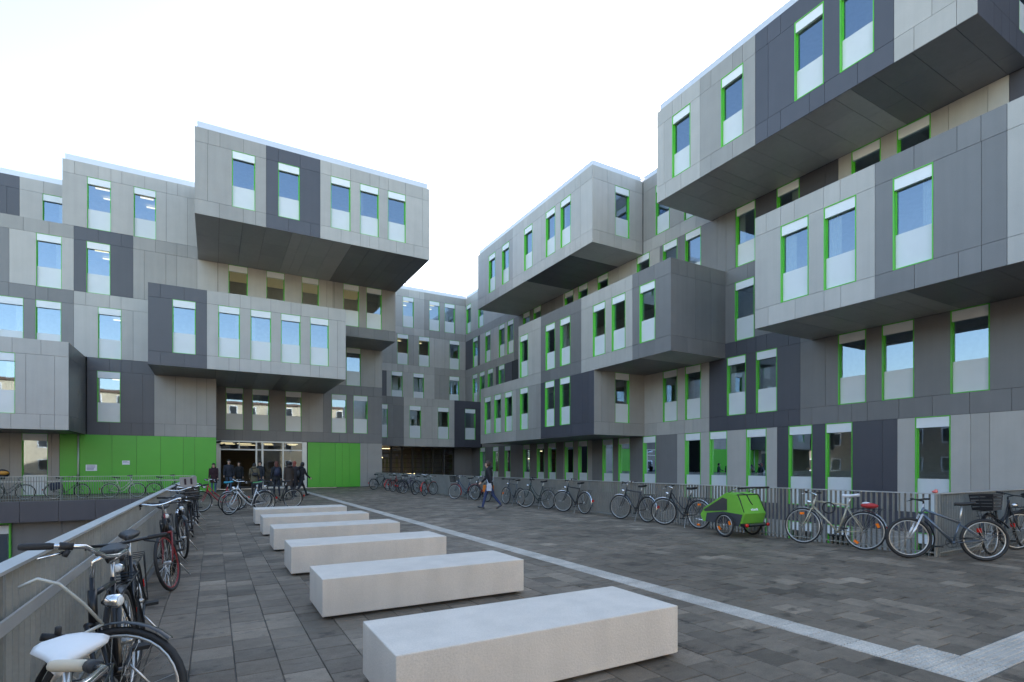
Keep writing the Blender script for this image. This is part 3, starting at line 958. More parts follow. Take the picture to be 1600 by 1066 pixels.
# ---- entrance glazing of the left wing
E = WING['left']
def epart(name, mb, m, par=None):
    o = mb.build(name, m, par or E)
    if par is None:
        o.location = -WORG['left']
    return o
fy0, fy1 = 39.22, 39.30
fr = MB()
for x0, x1 in ((0.14, 0.40), (2.44, 2.54), (2.80, 2.92), (4.10, 4.18), (5.36, 5.66)):
    fr.box(x0, x1, fy0 - (0.04 if x0 > 5 or x0 < 0.3 else 0), fy1, 0, 3.17)
fr.box(0.40, 5.36, fy0 + 0.004, fy1 - 0.004, 2.56, 2.64)
fr.box(0.40, 5.36, fy0 + 0.004, fy1 - 0.004, 3.10, 3.19)
fr.box(1.44, 1.50, fy0 + 0.006, fy1 - 0.006, 2.64, 3.10)
fr.box(2.92, 5.36, fy0 + 0.004, fy1 - 0.004, 0.0, 0.12)
efr = epart('entrance_frame', fr, M_ALU)
for x0, x1, z0, z1 in ((0.40, 1.44, 2.64, 3.10), (1.50, 2.44, 2.64, 3.10), (2.92, 4.10, 2.64, 3.10), (4.18, 5.36, 2.64, 3.10), (2.92, 4.10, 0.12, 2.56), (4.18, 5.36, 0.12, 2.56), (2.54, 2.80, 0, 3.1)):
    epart('pane', MB().add([(x0, 39.26, z0), (x1, 39.26, z0), (x1, 39.26, z1), (x0, 39.26, z1)], [(0, 1, 2, 3)]), M_GLASSD, efr)
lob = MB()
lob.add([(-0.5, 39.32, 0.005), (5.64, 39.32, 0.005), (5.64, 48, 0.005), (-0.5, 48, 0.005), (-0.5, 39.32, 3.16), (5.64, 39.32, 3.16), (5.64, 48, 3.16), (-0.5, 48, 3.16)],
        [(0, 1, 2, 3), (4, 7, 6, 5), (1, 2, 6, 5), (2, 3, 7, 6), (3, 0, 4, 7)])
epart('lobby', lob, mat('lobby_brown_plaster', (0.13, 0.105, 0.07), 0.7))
for (x, y, l) in ((0.75, 41.2, 0.8), (1.9, 42.2, 0.9), (0.9, 43.2, 0.9), (3.3, 41.6, 0.7), (3.6, 43.4, 0.6), (5.0, 41.4, 0.7), (5.2, 43.1, 0.5), (2.2, 44.6, 1.1)):
    epart('ceiling_lamp_or_glow', MB().box(x - l / 2, x + l / 2, y - 0.05, y + 0.05, 3.08, 3.12), M_LAMP)
# downpipe against the green wall, two paper notices, two cameras over the door
pp = MB().tube([(-6.25, 35.74, 0.0), (-6.25, 35.74, 3.2)], 0.04, 10)
epart('downpipe', pp, M_ALU)
for i, (x, z, w, hh) in enumerate(((-5.71, 1.42, 0.48, 0.33), (-4.20, 1.70, 0.34, 0.22))):
    n = MB().box(-w / 2, w / 2, -0.004, 0.0, -hh / 2, hh / 2)
    o = n.build('paper_notice', M_PAPER)
    o.location = (x, 35.822, z)
    tag(o, ('larger white paper notice taped to the green wall by the downpipe', 'smaller white paper notice, higher up on the green wall')[i], 'notice', 'paper notices on the green wall')
    ink = MB()
    rn = random.Random(i)
    for k in range(4 if i == 0 else 2):
        zz = hh * 0.30 - k * hh * 0.2
        ink.box(-w * 0.40, w * rn.uniform(0.15, 0.4), -0.0055, -0.0045, zz - hh * 0.045, zz + hh * 0.045)
    ink.build('printed_lines', M_INK, o)
for i, (x, z) in enumerate(((0.30, 3.10), (0.52, 2.92))):
    t = thing('security_camera', ('dark security camera on the door head left of the entrance', 'second dark security camera just below the first at the entrance')[i], 'camera', (x, 39.15, z), (0, 0, 0), 'cameras over the entrance')
    MB().box(-0.03, 0.03, -0.12, 0.02, -0.03, 0.03).build('bracket', M_BLACKP, t)
    MB().tube([(-0.16, -0.30, -0.06), (0.12, -0.14, -0.01)], 0.06, 10).build('housing', M_BLACKP, t)

# ---- lattice glazing under the far wing
bk = WING['back']
lt = MB()
bx0, bx1, by = 10.95, 19.4, 45.6
for i in range(9):
    x = bx0 + 0.6 + i * (bx1 - bx0 - 0.6) / 8
    lt.box(x - 0.09, x + 0.09, by - 0.06, by + 0.06, 0, 3.2)
for i in range(8):
    z = 0.2 + i * 0.40
    lt.box(bx0, bx1, by - 0.03, by + 0.03, z - 0.025, z + 0.025)
o = lt.build('lattice_frame', cm((0.02, 0.017, 0.014), 0.5), bk)
o.location = -WORG['back']
for i in range(8):
    x0 = bx0 + 0.6 + i * (bx1 - bx0 - 0.6) / 8 + 0.09
    x1 = bx0 + 0.6 + (i + 1) * (bx1 - bx0 - 0.6) / 8 - 0.09
    p = MB().add([(x0, by + 0.04, 0.0), (x1, by + 0.04, 0.0), (x1, by + 0.04, 3.2), (x0, by + 0.04, 3.2)], [(0, 1, 2, 3)]).build('pane', M_GLASSD, bk)
    p.location = -WORG['back']
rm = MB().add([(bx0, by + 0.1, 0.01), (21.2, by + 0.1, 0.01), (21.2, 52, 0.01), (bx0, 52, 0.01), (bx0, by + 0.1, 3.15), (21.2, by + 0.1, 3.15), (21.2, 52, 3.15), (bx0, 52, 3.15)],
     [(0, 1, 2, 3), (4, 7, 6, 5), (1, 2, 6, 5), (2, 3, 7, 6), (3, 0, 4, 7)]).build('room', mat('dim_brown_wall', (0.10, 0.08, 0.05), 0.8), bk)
rm.location = -WORG['back']
for (x0, x1, y, z) in ((13.0, 13.9, 46.6, 3.05), (13.0, 17.4, 50.6, 0.75), (12.8, 13.6, 48.5, 2.3)):
    o = MB().box(x0, x1, y - 0.04, y + 0.04, z - 0.04, z + 0.04).build('strip_lamp', emit('dim_strip_light', (1.0, 0.72, 0.35), 1.6), bk)
    o.location = -WORG['back']
sd = MB().box(bx1, 21.28, by - 0.05, by + 0.1, -0.1, 3.2)
sd.box(10.95, 21.28, by + 0.12, by + 0.3, -3.6, 0.0)
o = sd.build('plinth_wall', TONE['M'], bk)
o.location = -WORG['back']
# guard rail and duct on the far roof
rl = MB()
for i in range(10):
    x = 15.0 + i * 1.25
    rl.box(x - 0.03, x + 0.03, 51.97, 52.03, 17.6, 20.05)
for z in (19.45, 20.05):
    rl.box(15.0, 26.3, 51.98, 52.02, z - 0.025, z + 0.025)
o = rl.build('roof_railing', M_STEEL, bk)
o.location = -WORG['back']
dk = MB().box(17.3, 22.0, 52.6, 53.4, 18.6, 19.25)
dk.box(17.5, 17.6, 52.7, 52.8, 17.6, 18.6).box(21.7, 21.8, 52.7, 52.8, 17.6, 18.6)
o = dk.build('roof_duct', cm((0.4, 0.33, 0.28), 0.6), bk)
o.location = -WORG['back']

# ---- lower storey below the walkway on the left
lw = thing('basement_wall', 'dark retaining wall below the left walkway with a green-framed window', 'wall', (-8, 31, -3.6))
f = MB()
for i in range(12):
    x = -16.4 + i * 1.3
    f.box(x + 0.008, x + 1.292, 30.36, 30.40, -0.93, -0.04)
o = f.build('fascia', TONE['D'], lw)
o.location = (8, -31, 3.6)
f = MB()
for i in range(12):
    x = -16.4 + i * 1.3
    if not -9.2 < x + 0.6 < -7.6:
        f.box(x + 0.008, x + 1.292, 31.0, 31.1, -3.6, -0.95)
f.box(-17, -9.0, 31.12, 31.3, -3.6, -0.7).box(-7.9, 0, 31.12, 31.3, -3.6, -0.7)
o = f.build('cladding', TONE['M'], lw)
o.location = (8, -31, 3.6)
w = MB().box(-9.15, -9.10, 30.97, 31.2, -3.6, -0.95).box(-7.80, -7.74, 30.97, 31.2, -3.6, -0.95).box(-9.10, -7.80, 30.97, 31.2, -1.05, -0.95)
wo_ = w.build('window', M_GREENF, lw)
wo_.location = (8, -31, 3.6)
MB().box(-9.10, -7.80, 31.02, 31.16, -1.45, -1.10).build('blind_box', M_BLIND, wo_)
MB().add([(-9.1, 31.1, -3.6), (-7.8, 31.1, -3.6), (-7.8, 31.1, -1.4), (-9.1, 31.1, -1.4)], [(0, 1, 2, 3)]).build('pane', M_GLASS, wo_)
MB().add([(-9.1, 31.3, -3.6), (-7.8, 31.3, -3.6), (-7.8, 31.3, -0.95), (-9.1, 31.3, -0.95), (-9.1, 34, -3.6), (-7.8, 34, -3.6), (-7.8, 34, -0.95), (-9.1, 34, -0.95)],
         [(4, 5, 6, 7), (0, 1, 5, 4), (1, 2, 6, 5), (2, 3, 7, 6), (3, 0, 4, 7)]).build('room', M_ROOM, wo_)

# ------------------------------------------------------------------ railings
def railing(name, label, p0, p1, side, inner=True):
    """flat-bar railing from p0 to p1; side = unit vector towards the walking side"""
    p0, p1 = Vector((*p0, 0)), Vector((*p1, 0))
    t = thing(name, label, 'railing', p0)
    L = (p1 - p0).length
    d = (p1 - p0) / L
    n = Vector((*side, 0))
    def obox(mb, s0, s1, w0, w1, z0, z1):
        vs = []
        for z in (z0, z1):
            for s, w in ((s0, w0), (s1, w0), (s1, w1), (s0, w1)):
                q = d * s + n * w
                vs.append((q.x, q.y, z))
        mb.add(vs, [(0, 3, 2, 1), (4, 5, 6, 7), (0, 1, 5, 4), (1, 2, 6, 5), (2, 3, 7, 6), (3, 0, 4, 7)])
    sl = MB()
    k = int(L / 0.09)
    for i in range(k + 1):
        s = i * L / k
        obox(sl, s - 0.004, s + 0.004, -0.034, 0.030, -0.10, 1.035)
    sl.build('slats', M_STEEL, t, 'stuff')
    tr = MB()
    obox(tr, -0.01, L + 0.01, -0.042, 0.042, 1.036, 1.052)
    tr.build('top_rail', M_STEELT, t)
    br = MB()
    obox(br, 0, L, -0.036, 0.036, 0.06, 0.075)
    br.build('bottom_rail', M_STEEL, t)
    if inner:
        hr = MB()
        obox(hr, 0, L, 0.055, 0.067, 0.80, 0.86)
        hr.build('handrail', M_STEELT, t)
    ps = int(L / 2.2)
    for i in range(ps + 1):
        s = i * L / ps
        pb = MB()
        obox(pb, s - 0.009, s + 0.009, -0.039, 0.034, -0.30, 1.034)
        if inner:
            obox(pb, s - 0.006, s + 0.006, 0.034, 0.055, 0.82, 0.835)
        pb.build('post', M_STEEL, t)
    return t
railing('railing', 'grey flat-bar railing along the left edge of the square beside the nearest bikes', (RAIL_X, -1.5), (RAIL_X, 30.4), (1, 0))
railing('railing', 'grey flat-bar railing along the right side of the square behind the row of bikes', (FENCE_X, FENCE_Y), (FENCE_X, 38.9), (-1, 0), False)
railing('railing', 'grey railing running right from the corner behind the black bike with a crate', (FENCE_X + 0.06, FENCE_Y), (20.6, FENCE_Y), (0, -1), False)
railing('railing', 'grey railing in front of the left walkway and its bikes, over the dark wall', (-16, 30.45), (RAIL_X - 0.06, 30.45), (0, 1))

# ------------------------------------------------------------------ concrete benches
seat_me = bevel_box_mesh('seat_block', 2.27, 0.79, 0.37, 0.007, M_CONC)
pl_me = MB().box(-1.06, 1.06, -0.33, 0.33, 0, 0.034).mesh('plinth', M_JOINT)
for i, lab in enumerate(('nearest concrete bench block, cut by the bottom edge of the photo', 'second concrete bench block from the viewer',
      'third concrete bench block from the viewer', 'fourth concrete bench block from the viewer', 'fifth concrete bench block, just in front of the farthest one', 'farthest concrete bench block, in front of the silver bicycle')):
    t = thing('concrete_bench', lab, 'bench', (2.055, 3.395 + 2.38 * i, 0), (0, 0, random.uniform(-0.004, 0.004)), 'row of concrete bench blocks on the square')
    s = link('seat_block', seat_me, t)
    s.location = (0, 0, 0.217)
    link('plinth', pl_me, t)

# ------------------------------------------------------------------ bicycles
RW = 0.345
_bm = {}
def shared(key, fn):
    if key not in _bm:
        _bm[key] = fn()
    return _bm[key]
def wheel_meshes(thick, rimcol, rimkey):
    r = {'thin': 0.014, 'std': 0.019, 'fat': 0.027}[thick]
    tyre = shared(('tyre', thick), lambda: MB().torus(RW - r, r, 32, 7).mesh('wheel', M_BLACK))
    rr = RW - 2 * r - 0.006
    rim = shared(('rim', thick, rimkey), lambda: MB().torus(rr, 0.011, 32, 5, 0, (0, 0, 0), 0, 2 * PI, 0.9).mesh('rim', rimcol))
    def spk():
        m = MB()
        for i in range(28):
            a = 2 * PI * i / 28
            b = a + (0.35 if i % 4 < 2 else -0.35)
            y = 0.028 if i % 2 else -0.028
            m.tube([(0.022 * math.cos(b), y, 0.022 * math.sin(b)), (rr * math.cos(a), 0, rr * math.sin(a))], 0.0013, 3, 0, False)
        return m.mesh('spokes', M_ALUR)
    hub = shared('hub', lambda: MB().tube([(0, -0.045, 0), (0, -0.025, 0), (0, 0.025, 0), (0, 0.045, 0)], [0.012, 0.022, 0.022, 0.012], 10).mesh('hub', M_ALUR))
    return tyre, rim, shared(('spokes', thick), spk), hub
def saddle_mesh(col, key):
    def f():
        prof = [(-0.135, 0.050, 0.030), (-0.115, 0.078, 0.026), (-0.06, 0.078, 0.016), (0.0, 0.048, 0.008), (0.07, 0.026, 0.006), (0.13, 0.019, 0.008), (0.145, 0.010, 0.0)]
        vs, fs = [], []
        n = 10
        for (x, w, z) in prof:
            for k in range(n):
                a = 2 * PI * k / n
                zz = 0.026 * math.sin(a)
                vs.append((x, w * math.cos(a), z + (zz if zz > 0 else zz * 1.3)))
        for i in range(len(prof) - 1):
            for k in range(n):
                k2 = (k + 1) % n
                fs.append((i * n + k, i * n + k2, (i + 1) * n + k2, (i + 1) * n + k))
        fs += [tuple(range(n - 1, -1, -1)), tuple((len(prof) - 1) * n + k for k in range(n))]
        return MB().add(vs, fs, 0, True).mesh('saddle', cm(col, 0.5, 0, 'saddle_cover'))
    return shared(('saddle', key), f)
FR = Vector((0.57, 0, RW))
RR = Vector((-0.49, 0, RW))
def frame_mesh(kind, col):
    def f():
        m = MB()
        bb = (-0.06, 0, 0.285)
        t = 0.0155
        if kind == 'mtb':
            st, ht, hb = (-0.165, 0, 0.64), (0.345, 0, 0.86), (0.385, 0, 0.735)
            m.tube([(0.355, 0, 0.825), (-0.16, 0, 0.615)], 0.019, 8)
            m.tube([(0.375, 0, 0.765), bb], 0.023, 8)
        elif kind == 'step':
            st, ht, hb = (-0.225, 0, 0.80), (0.355, 0, 0.90), (0.40, 0, 0.70)
            m.tube([(0.39, 0, 0.745), (0.20, 0, 0.50), (0.05, 0, 0.345), bb], 0.018, 8)
            m.tube([(0.365, 0, 0.86), (0.17, 0, 0.62), (0.0, 0, 0.47), (-0.115, 0, 0.45)], 0.014, 8)
        else:
            st, ht, hb = (-0.225, 0, 0.82), (0.36, 0, 0.86), (0.40, 0, 0.70)
            m.tube([(0.365, 0, 0.835), (-0.215, 0, 0.79)], t, 8)
            m.tube([(0.39, 0, 0.735), bb], 0.0175, 8)
        m.tube([bb, st], t, 8)
        m.tube([ht, hb], 0.021, 8)
        for s in (-1, 1):
            m.tube([(RR.x, 0.06 * s, RW), (-0.16, 0.035 * s, 0.295), (bb[0], 0.025 * s, bb[2])], 0.009, 6)
            k = 0.86
            m.tube([(RR.x, 0.06 * s, RW), (bb[0] + (st[0] - bb[0]) * k, 0.018 * s, bb[2] + (st[2] - bb[2]) * k)], 0.008, 6)
        m.tube([(bb[0], -0.04, bb[2]), (bb[0], 0.04, bb[2])], 0.024, 10)
        return m.mesh('frame', col)
    return shared(('frame', kind, col.name), f)
def arc_guard(r, a0, a1, w, m, key):
    def f():
        vs, fs = [], []
        n = 16
        for i in range(n + 1):
            a = a0 + (a1 - a0) * i / n
            for (y, q) in ((-w, -0.008), (-w * 0.5, 0.002), (w * 0.5, 0.002), (w, -0.008)):
                vs.append(((r + q) * math.cos(a), y, (r + q) * math.sin(a)))
        for i in range(n):
            for k in range(3):
                fs.append((i * 4 + k, i * 4 + k + 1, i * 4 + 5 + k, i * 4 + 4 + k))
        return MB().add(vs, fs, 0, True).mesh('mudguard', m)
    return shared(key, f)

def bicycle(label, F, Rr, lean=5.0, group=None, kind='diamond', frame=(0.02, 0.02, 0.022), metal=0.0, guard='black', saddle=(0.015, 0.015, 0.016), bar='flat',
            barm=None, grip=(0.015, 0.015, 0.016), steer=0.0, tyre='std', rim=None, rack=True, stand=True, light=True, fork=None, refl=(), basket=None, bagcol=None, scale=1.0, wide=False):
    """F, Rr: where the front and rear wheels touch the ground"""
    F, Rr = Vector((*F, 0)), Vector((*Rr, 0))
    d = (F - Rr).normalized()
    mid = (F + Rr) / 2
    ang = math.atan2(d.y, d.x)
    org = mid - d * 0.04
    t = thing('bicycle', label, 'bicycle', (org.x, org.y, 0), (R(lean), 0, ang), group)
    t.scale = (scale, scale, scale)
    col = cm(frame, 0.3, metal, 'bike_paint')
    fcol = cm(fork, 0.3, metal, 'bike_paint') if fork else col
    rimm, rkey = (cm(rim, 0.35, 0, 'rim_paint'), str(rim)) if rim else (M_ALUR, 'alu')
    barm = barm or M_CHROME
    # steering: rotate about the head-tube axis
    hp = Vector((0.38, 0, 0.78))
    axv = (Vector((0.355, 0, 0.88)) - Vector((0.40, 0, 0.70))).normalized()
    SM = Matrix.Translation(hp) @ Matrix.Rotation(R(steer), 4, axv) @ Matrix.Translation(-hp)
    ty, ri, sp, hu = wheel_meshes(tyre, rimm, rkey)
    def put(name, me, par=None, M=None):
        o = link(name, me, par or t)
        if M is not None:
            o.matrix_local = M
        return o
    for nm, pos, M in (('front', FR, SM), ('rear', RR, Matrix())):
        w = put('wheel', ty, None, M @ Matrix.Translation(pos) @ Matrix.Rotation(0.0 if refl else random.random() * 6, 4, 'Y'))
        put('rim', ri, w)
        put('spokes', sp, w)
        put('hub', hu, w)
        for (which, a) in refl:
            if which == nm:
                m = shared('refl', lambda: MB().box(-0.022, 0.022, -0.012, 0.012, -0.04, 0.04).mesh('spoke_reflector', M_ORANGE))
                put('spoke_reflector', m, w, Matrix.Rotation(R(a), 4, 'Y') @ Matrix.Translation((0.24, 0, 0)))
    put('frame', frame_mesh(kind, col))
    ftop = (0.385, 0.735) if kind == 'mtb' else (0.40, 0.70)
    def mk_fork():
        m = MB()
        rad = 0.019 if kind == 'mtb' else 0.0115
        m.tube([(ftop[0], -0.055, ftop[1] - 0.012), (ftop[0], 0.055, ftop[1] - 0.012)], 0.014, 8)
        for s in (-1, 1):
            if kind == 'mtb':
                m.tube([(ftop[0], 0.06 * s, ftop[1] + 0.01), (0.485, 0.06 * s, 0.52), (0.49, 0.06 * s, 0.51), (FR.x, 0.06 * s, RW)], [0.015, 0.015, 0.021, 0.019], 8)
            else:
                m.tube([(ftop[0], 0.052 * s, ftop[1] - 0.012), (0.495, 0.052 * s, 0.46), (FR.x - 0.02, 0.052 * s, RW + 0.03), (FR.x, 0.052 * s, RW)], [rad, rad, 0.008, 0.007], 7)
        m.tube([(ftop[0], 0, ftop[1] - 0.01), (0.345, 0, 0.92)], 0.012, 8)
        return m.mesh('fork', fcol)
    put('fork', shared(('fork', kind, fcol.name), mk_fork), None, SM)
    # handlebar
    def mk_bar():
        m = MB()
        if bar == 'swept':
            m.tube([(0.345, 0, 0.92), (0.335, 0, 1.00), (0.375, 0, 1.035)], 0.012, 8)
            m.tube([(0.19, -0.30, 1.05), (0.29, -0.27, 1.065), (0.385, -0.19, 1.075), (0.40, -0.08, 1.045), (0.385, 0, 1.035), (0.40, 0.08, 1.045), (0.385, 0.19, 1.075), (0.29, 0.27, 1.065), (0.19, 0.30, 1.05)], 0.0115, 8)
        else:
            m.tube([(0.345, 0, 0.92), (0.342, 0, 0.96), (0.43, 0, 0.985)], 0.014, 8)
            m.tube([(0.40, -0.31, 1.0), (0.43, -0.15, 0.995), (0.435, 0, 0.985), (0.43, 0.15, 0.995), (0.40, 0.31, 1.0)], 0.0115, 8)
        for s in (-1, 1):
            p = (0.33, 0.24 * s, 1.04) if bar == 'swept' else (0.43, 0.18 * s, 0.985)
            q = (0.26, 0.30 * s, 1.0) if bar == 'swept' else (0.475, 0.29 * s, 0.955)
            m.tube([p, q], [0.009, 0.005], 6)
        return m.mesh('handlebar', barm)
    hb = put('handlebar', shared(('bar', bar, barm.name), mk_bar), None, SM)
    gm = cm(grip, 0.7, 0, 'grip_rubber')
    for s in (-1, 1):
        def mk_grip():
            if bar == 'swept':
                return MB().tube([(0.295, 0.265 * s, 1.064), (0.28, 0.273 * s, 1.063), (0.19, 0.302 * s, 1.05), (0.175, 0.306 * s, 1.048)], [0.015, 0.0175, 0.0175, 0.014], 10).mesh('grip', gm)
            return MB().tube([(0.418, 0.20 * s, 0.998), (0.415, 0.21 * s, 0.998), (0.40, 0.31 * s, 1.0), (0.398, 0.325 * s, 1.0)], [0.014, 0.0165, 0.0165, 0.014], 10).mesh('grip', gm)
        put('grip', shared(('grip', bar, s, gm.name), mk_grip), hb)
    if bar == 'swept':
        for s in (-1, 1):
            cl = shared(('clamp', s), lambda: MB().tube([(0.352, 0.222 * s, 1.07), (0.31, 0.255 * s, 1.068)], 0.019, 10).tube([(0.345, 0.24 * s, 1.05), (0.34, 0.25 * s, 1.02)], 0.012, 6).mesh('lever_clamp', M_BLACK))
            put('lever_clamp', cl, hb)
    st = {'mtb': (-0.165, 0.64), 'step': (-0.225, 0.80)}.get(kind, (-0.225, 0.82))
    def mk_post():
        return MB().tube([(st[0] + 0.02, 0, st[1] - 0.06), (st[0] - 0.035, 0, 0.935 if kind != 'mtb' else 0.90)], 0.0125, 8).mesh('seat_post', M_ALUR)
    put('seat_post', shared(('post', kind), mk_post))
    sd = put('saddle', saddle_mesh(saddle, str(saddle)))
    sd.location = (st[0] - 0.03 - (0.04 if kind == 'mtb' else 0), 0, 0.955 if kind != 'mtb' else 0.92)
    if wide:
        sd.scale = (0.88, 1.32, 0.8)
    def mk_crank():
        m = MB()
        m.torus(0.085, 0.006, 20, 5, 0, (-0.06, -0.05, 0.285), 0, 2 * PI, 0.6)
        for a in (0.4, 0.4 + 2.094, 0.4 + 4.19):
            m.tube([(-0.06, -0.05, 0.285), (-0.06 + 0.085 * math.cos(a), -0.05, 0.285 + 0.085 * math.sin(a))], 0.005, 4)
        a = 0.5
        m.tube([(-0.06, -0.065, 0.285), (-0.06 + 0.17 * math.cos(a), -0.075, 0.285 - 0.17 * math.sin(a))], 0.009, 6)
        m.tube([(-0.06, 0.055, 0.285), (-0.06 - 0.17 * math.cos(a), 0.065, 0.285 + 0.17 * math.sin(a))], 0.009, 6)
        m.tube([(-0.05, -0.05, 0.369), (RR.x, -0.045, RW + 0.035)], 0.004, 4)
        m.tube([(-0.05, -0.05, 0.202), (RR.x, -0.045, RW - 0.035)], 0.004, 4)
        m.torus(0.036, 0.005, 14, 4, 0, (RR.x, -0.045, RW), 0, 2 * PI, 1.6)
        return m.mesh('crankset', cm((0.12, 0.12, 0.12), 0.4, 0.8, 'drivetrain_steel'))
    ck = put('crankset', shared('crank', mk_crank))
    for s in (-1, 1):
        a = 0.5
        x = -0.06 - s * 0.17 * math.cos(a)
        z = 0.285 + s * 0.17 * math.sin(a)
        pm = shared('pedal', lambda: MB().box(-0.045, 0.045, -0.045, 0.045, -0.012, 0.012).mesh('pedal', M_BLACK))
        put('pedal', pm, ck).location = (x, s * 0.12, z)
    if guard:
        gmx = M_CHROME if guard == 'chrome' else (M_BLACKP if guard == 'black' else cm(guard, 0.35, 0, 'bike_paint'))
        if kind == 'mtb':
            put('mudguard', arc_guard(RW + 0.03, R(130), R(215), 0.028, gmx, ('mg', 1, gmx.name)), None, SM @ Matrix.Translation(FR))
            put('mudguard', arc_guard(RW + 0.05, R(75), R(150), 0.03, gmx, ('mg', 2, gmx.name)), None, Matrix.Translation(RR))
        else:
            put('mudguard', arc_guard(RW + 0.024, R(55), R(205), 0.026, gmx, ('mg', 3, gmx.name)), None, SM @ Matrix.Translation(FR))
            put('mudguard', arc_guard(RW + 0.024, R(-5), R(195), 0.026, gmx, ('mg', 4, gmx.name)), None, Matrix.Translation(RR))
            def mk_rl():
                return MB().box(-0.90, -0.875, -0.03, 0.03, 0.40, 0.47).mesh('rear_light', M_RED)
            put('rear_light', shared('rl', mk_rl))
    if rack and kind != 'mtb':
        def mk_rack():
            m = MB()
            for s in (-1, 1):
                m.tube([(-0.26, 0.03 * s, 0.70), (-0.34, 0.06 * s, 0.745), (-0.78, 0.065 * s, 0.75)], 0.005, 5)
                m.tube([(RR.x, 0.07 * s, RW), (-0.60, 0.066 * s, 0.748)], 0.004, 5)
                m.tube([(RR.x, 0.07 * s, RW), (-0.74, 0.066 * s, 0.75)], 0.004, 5)
            for x in (-0.40, -0.52, -0.64, -0.78):
                m.tube([(x, -0.065, 0.75), (x, 0.065, 0.75)], 0.004, 5)
            return m.mesh('rear_rack', M_BLACKP)
        put('rear_rack', shared('rack', mk_rack))
    if stand:
        def mk_stand():
            return MB().tube([(-0.16, 0.05, 0.29), (-0.24, 0.20, 0.015), (-0.27, 0.21, 0.01)], 0.008, 6).mesh('kickstand', M_ALUR)
        put('kickstand', shared('stand', mk_stand))
    if light:
        def mk_hl():
            m = MB()
            m.tube([(0.42, 0, 0.80), (0.45, 0, 0.81), (0.50, 0, 0.815)], [0.012, 0.034, 0.036], 10)
            return m.mesh('headlight', M_CHROME)
        hl = put('headlight', shared('hl', mk_hl), None, SM)
        put('lens', shared('lens', lambda: MB().tube([(0.501, 0, 0.815), (0.510, 0, 0.816)], [0.033, 0.02], 10).mesh('lens', M_LENS)), hl)
    if basket:
        bx = {'front': (0.60, 0.92), 'rear': (-0.55, 0.89)}[basket]
        def mk_bk():
            m = MB()
            a, b, hh = (0.14, 0.19, 0.13) if basket == 'front' else (0.19, 0.16, 0.13)
            for (x, y, sx, sy_) in ((-1, 0, 0.006, b), (1, 0, 0.006, b), (0, -1, a, 0.006), (0, 1, a, 0.006)):
                for k in range(5):
                    z = -hh + 0.03 + k * (2 * hh - 0.04) / 4
                    e = 0.85 + 0.15 * k / 4
                    cx_, cyy = x * a * e, y * b * e
                    m.box(bx[0] + cx_ - max(sx * e, 0.006), bx[0] + cx_ + max(sx * e, 0.006), cyy - max(sy_ * e, 0.006), cyy + max(sy_ * e, 0.006), bx[1] + z - 0.018, bx[1] + z + 0.018)
            for x in (-1, 1):
                for y in (-1, 1):
                    m.tube([(bx[0] + x * a * 0.84, y * b * 0.84, bx[1] - hh), (bx[0] + x * a, y * b, bx[1] + hh)], 0.008, 5)
            m.box(bx[0] - a * 0.85, bx[0] + a * 0.85, -b * 0.85, b * 0.85, bx[1] - hh, bx[1] - hh + 0.012)
            return m.mesh('basket', M_BLACKP)
        put('basket', shared(('bk', basket), mk_bk), None, SM if basket == 'front' else None)
    return t

RG = 'bicycles leaning along the right railing'
LG = 'bicycles parked along the left railing'
WG = 'bicycles on the left walkway'
CG = 'bicycles parked by the far end of the benches'
FG = 'bicycles huddled at the far end of the right railing'
# right railing, nearest first
bicycle('silver-blue mountain bike with a white suspension fork at the corner of the right railing', (9.88, 4.36), (10.62, 3.62), 3, RG, 'mtb', (0.12, 0.15, 0.19), 0.6, 'black', bar='flat', barm=M_BLACKP, tyre='fat', fork=(0.62, 0.62, 0.62), stand=False, light=False, rack=False, scale=0.97)
bb_ = bicycle('slim cream road bike with a white saddle and orange spoke reflectors on the right railing', (9.98, 6.24), (10.12, 5.14), 4, RG, 'diamond', (0.42, 0.38, 0.28), 0.3, 'chrome', (0.68, 0.68, 0.70), 'flat', M_CHROME, tyre='thin', refl=(('front', -85), ('rear', 208), ('rear', 60)), stand=False)
bicycle('black step-through city bike towing the green child trailer', (10.04, 9.92), (10.10, 8.84), 3, RG, 'step', (0.015, 0.015, 0.017), 0.1, 'chrome', bar='flat', barm=M_CHROME, steer=22, refl=(('rear', -90), ('rear', 90)))
bicycle('dark bike with bright chrome mudguards, parked just left of the one that tows the trailer', (10.08, 11.66), (10.08, 10.52), 3, RG, 'diamond', (0.03, 0.03, 0.035), 0.2, 'chrome', bar='swept', steer=18)
bicycle('black gentleman\'s bike with silver mudguards in the middle of the right railing', (10.04, 14.42), (10.10, 13.32), 3, RG, 'diamond', (0.012, 0.012, 0.014), 0.2, 'chrome', bar='swept', steer=28)
bicycle('dark green bike with its front wheel turned out, half behind a black gentleman\'s bike', (9.86, 16.55), (10.16, 15.45), 3, RG, 'step', (0.02, 0.035, 0.03), 0.1, None, bar='swept', barm=M_BLACKP, steer=35, rack=True)
bicycle('grey bike with an orange front reflector, between the walking woman and a dark green bike', (10.06, 18.42), (10.10, 17.30), 3, RG, 'diamond', (0.10, 0.11, 0.12), 0.5, None, bar='flat', barm=M_BLACKP, refl=(('front', -20), ('rear', 60)), rack=False)
b9 = bicycle('dark bike carrying orange bags, right behind the walking woman', (9.98, 21.05), (10.05, 19.98), 3, RG, 'step', (0.02, 0.02, 0.024), 0.1, 'black', (0.10, 0.03, 0.02), 'swept', steer=10)
bicycle('bike with a black front basket and red mudguards, left of the walking woman', (9.56, 22.32), (10.16, 21.45), 3, RG, 'step', (0.02, 0.05, 0.09), 0.1, (0.55, 0.05, 0.04), bar='swept', basket='front')
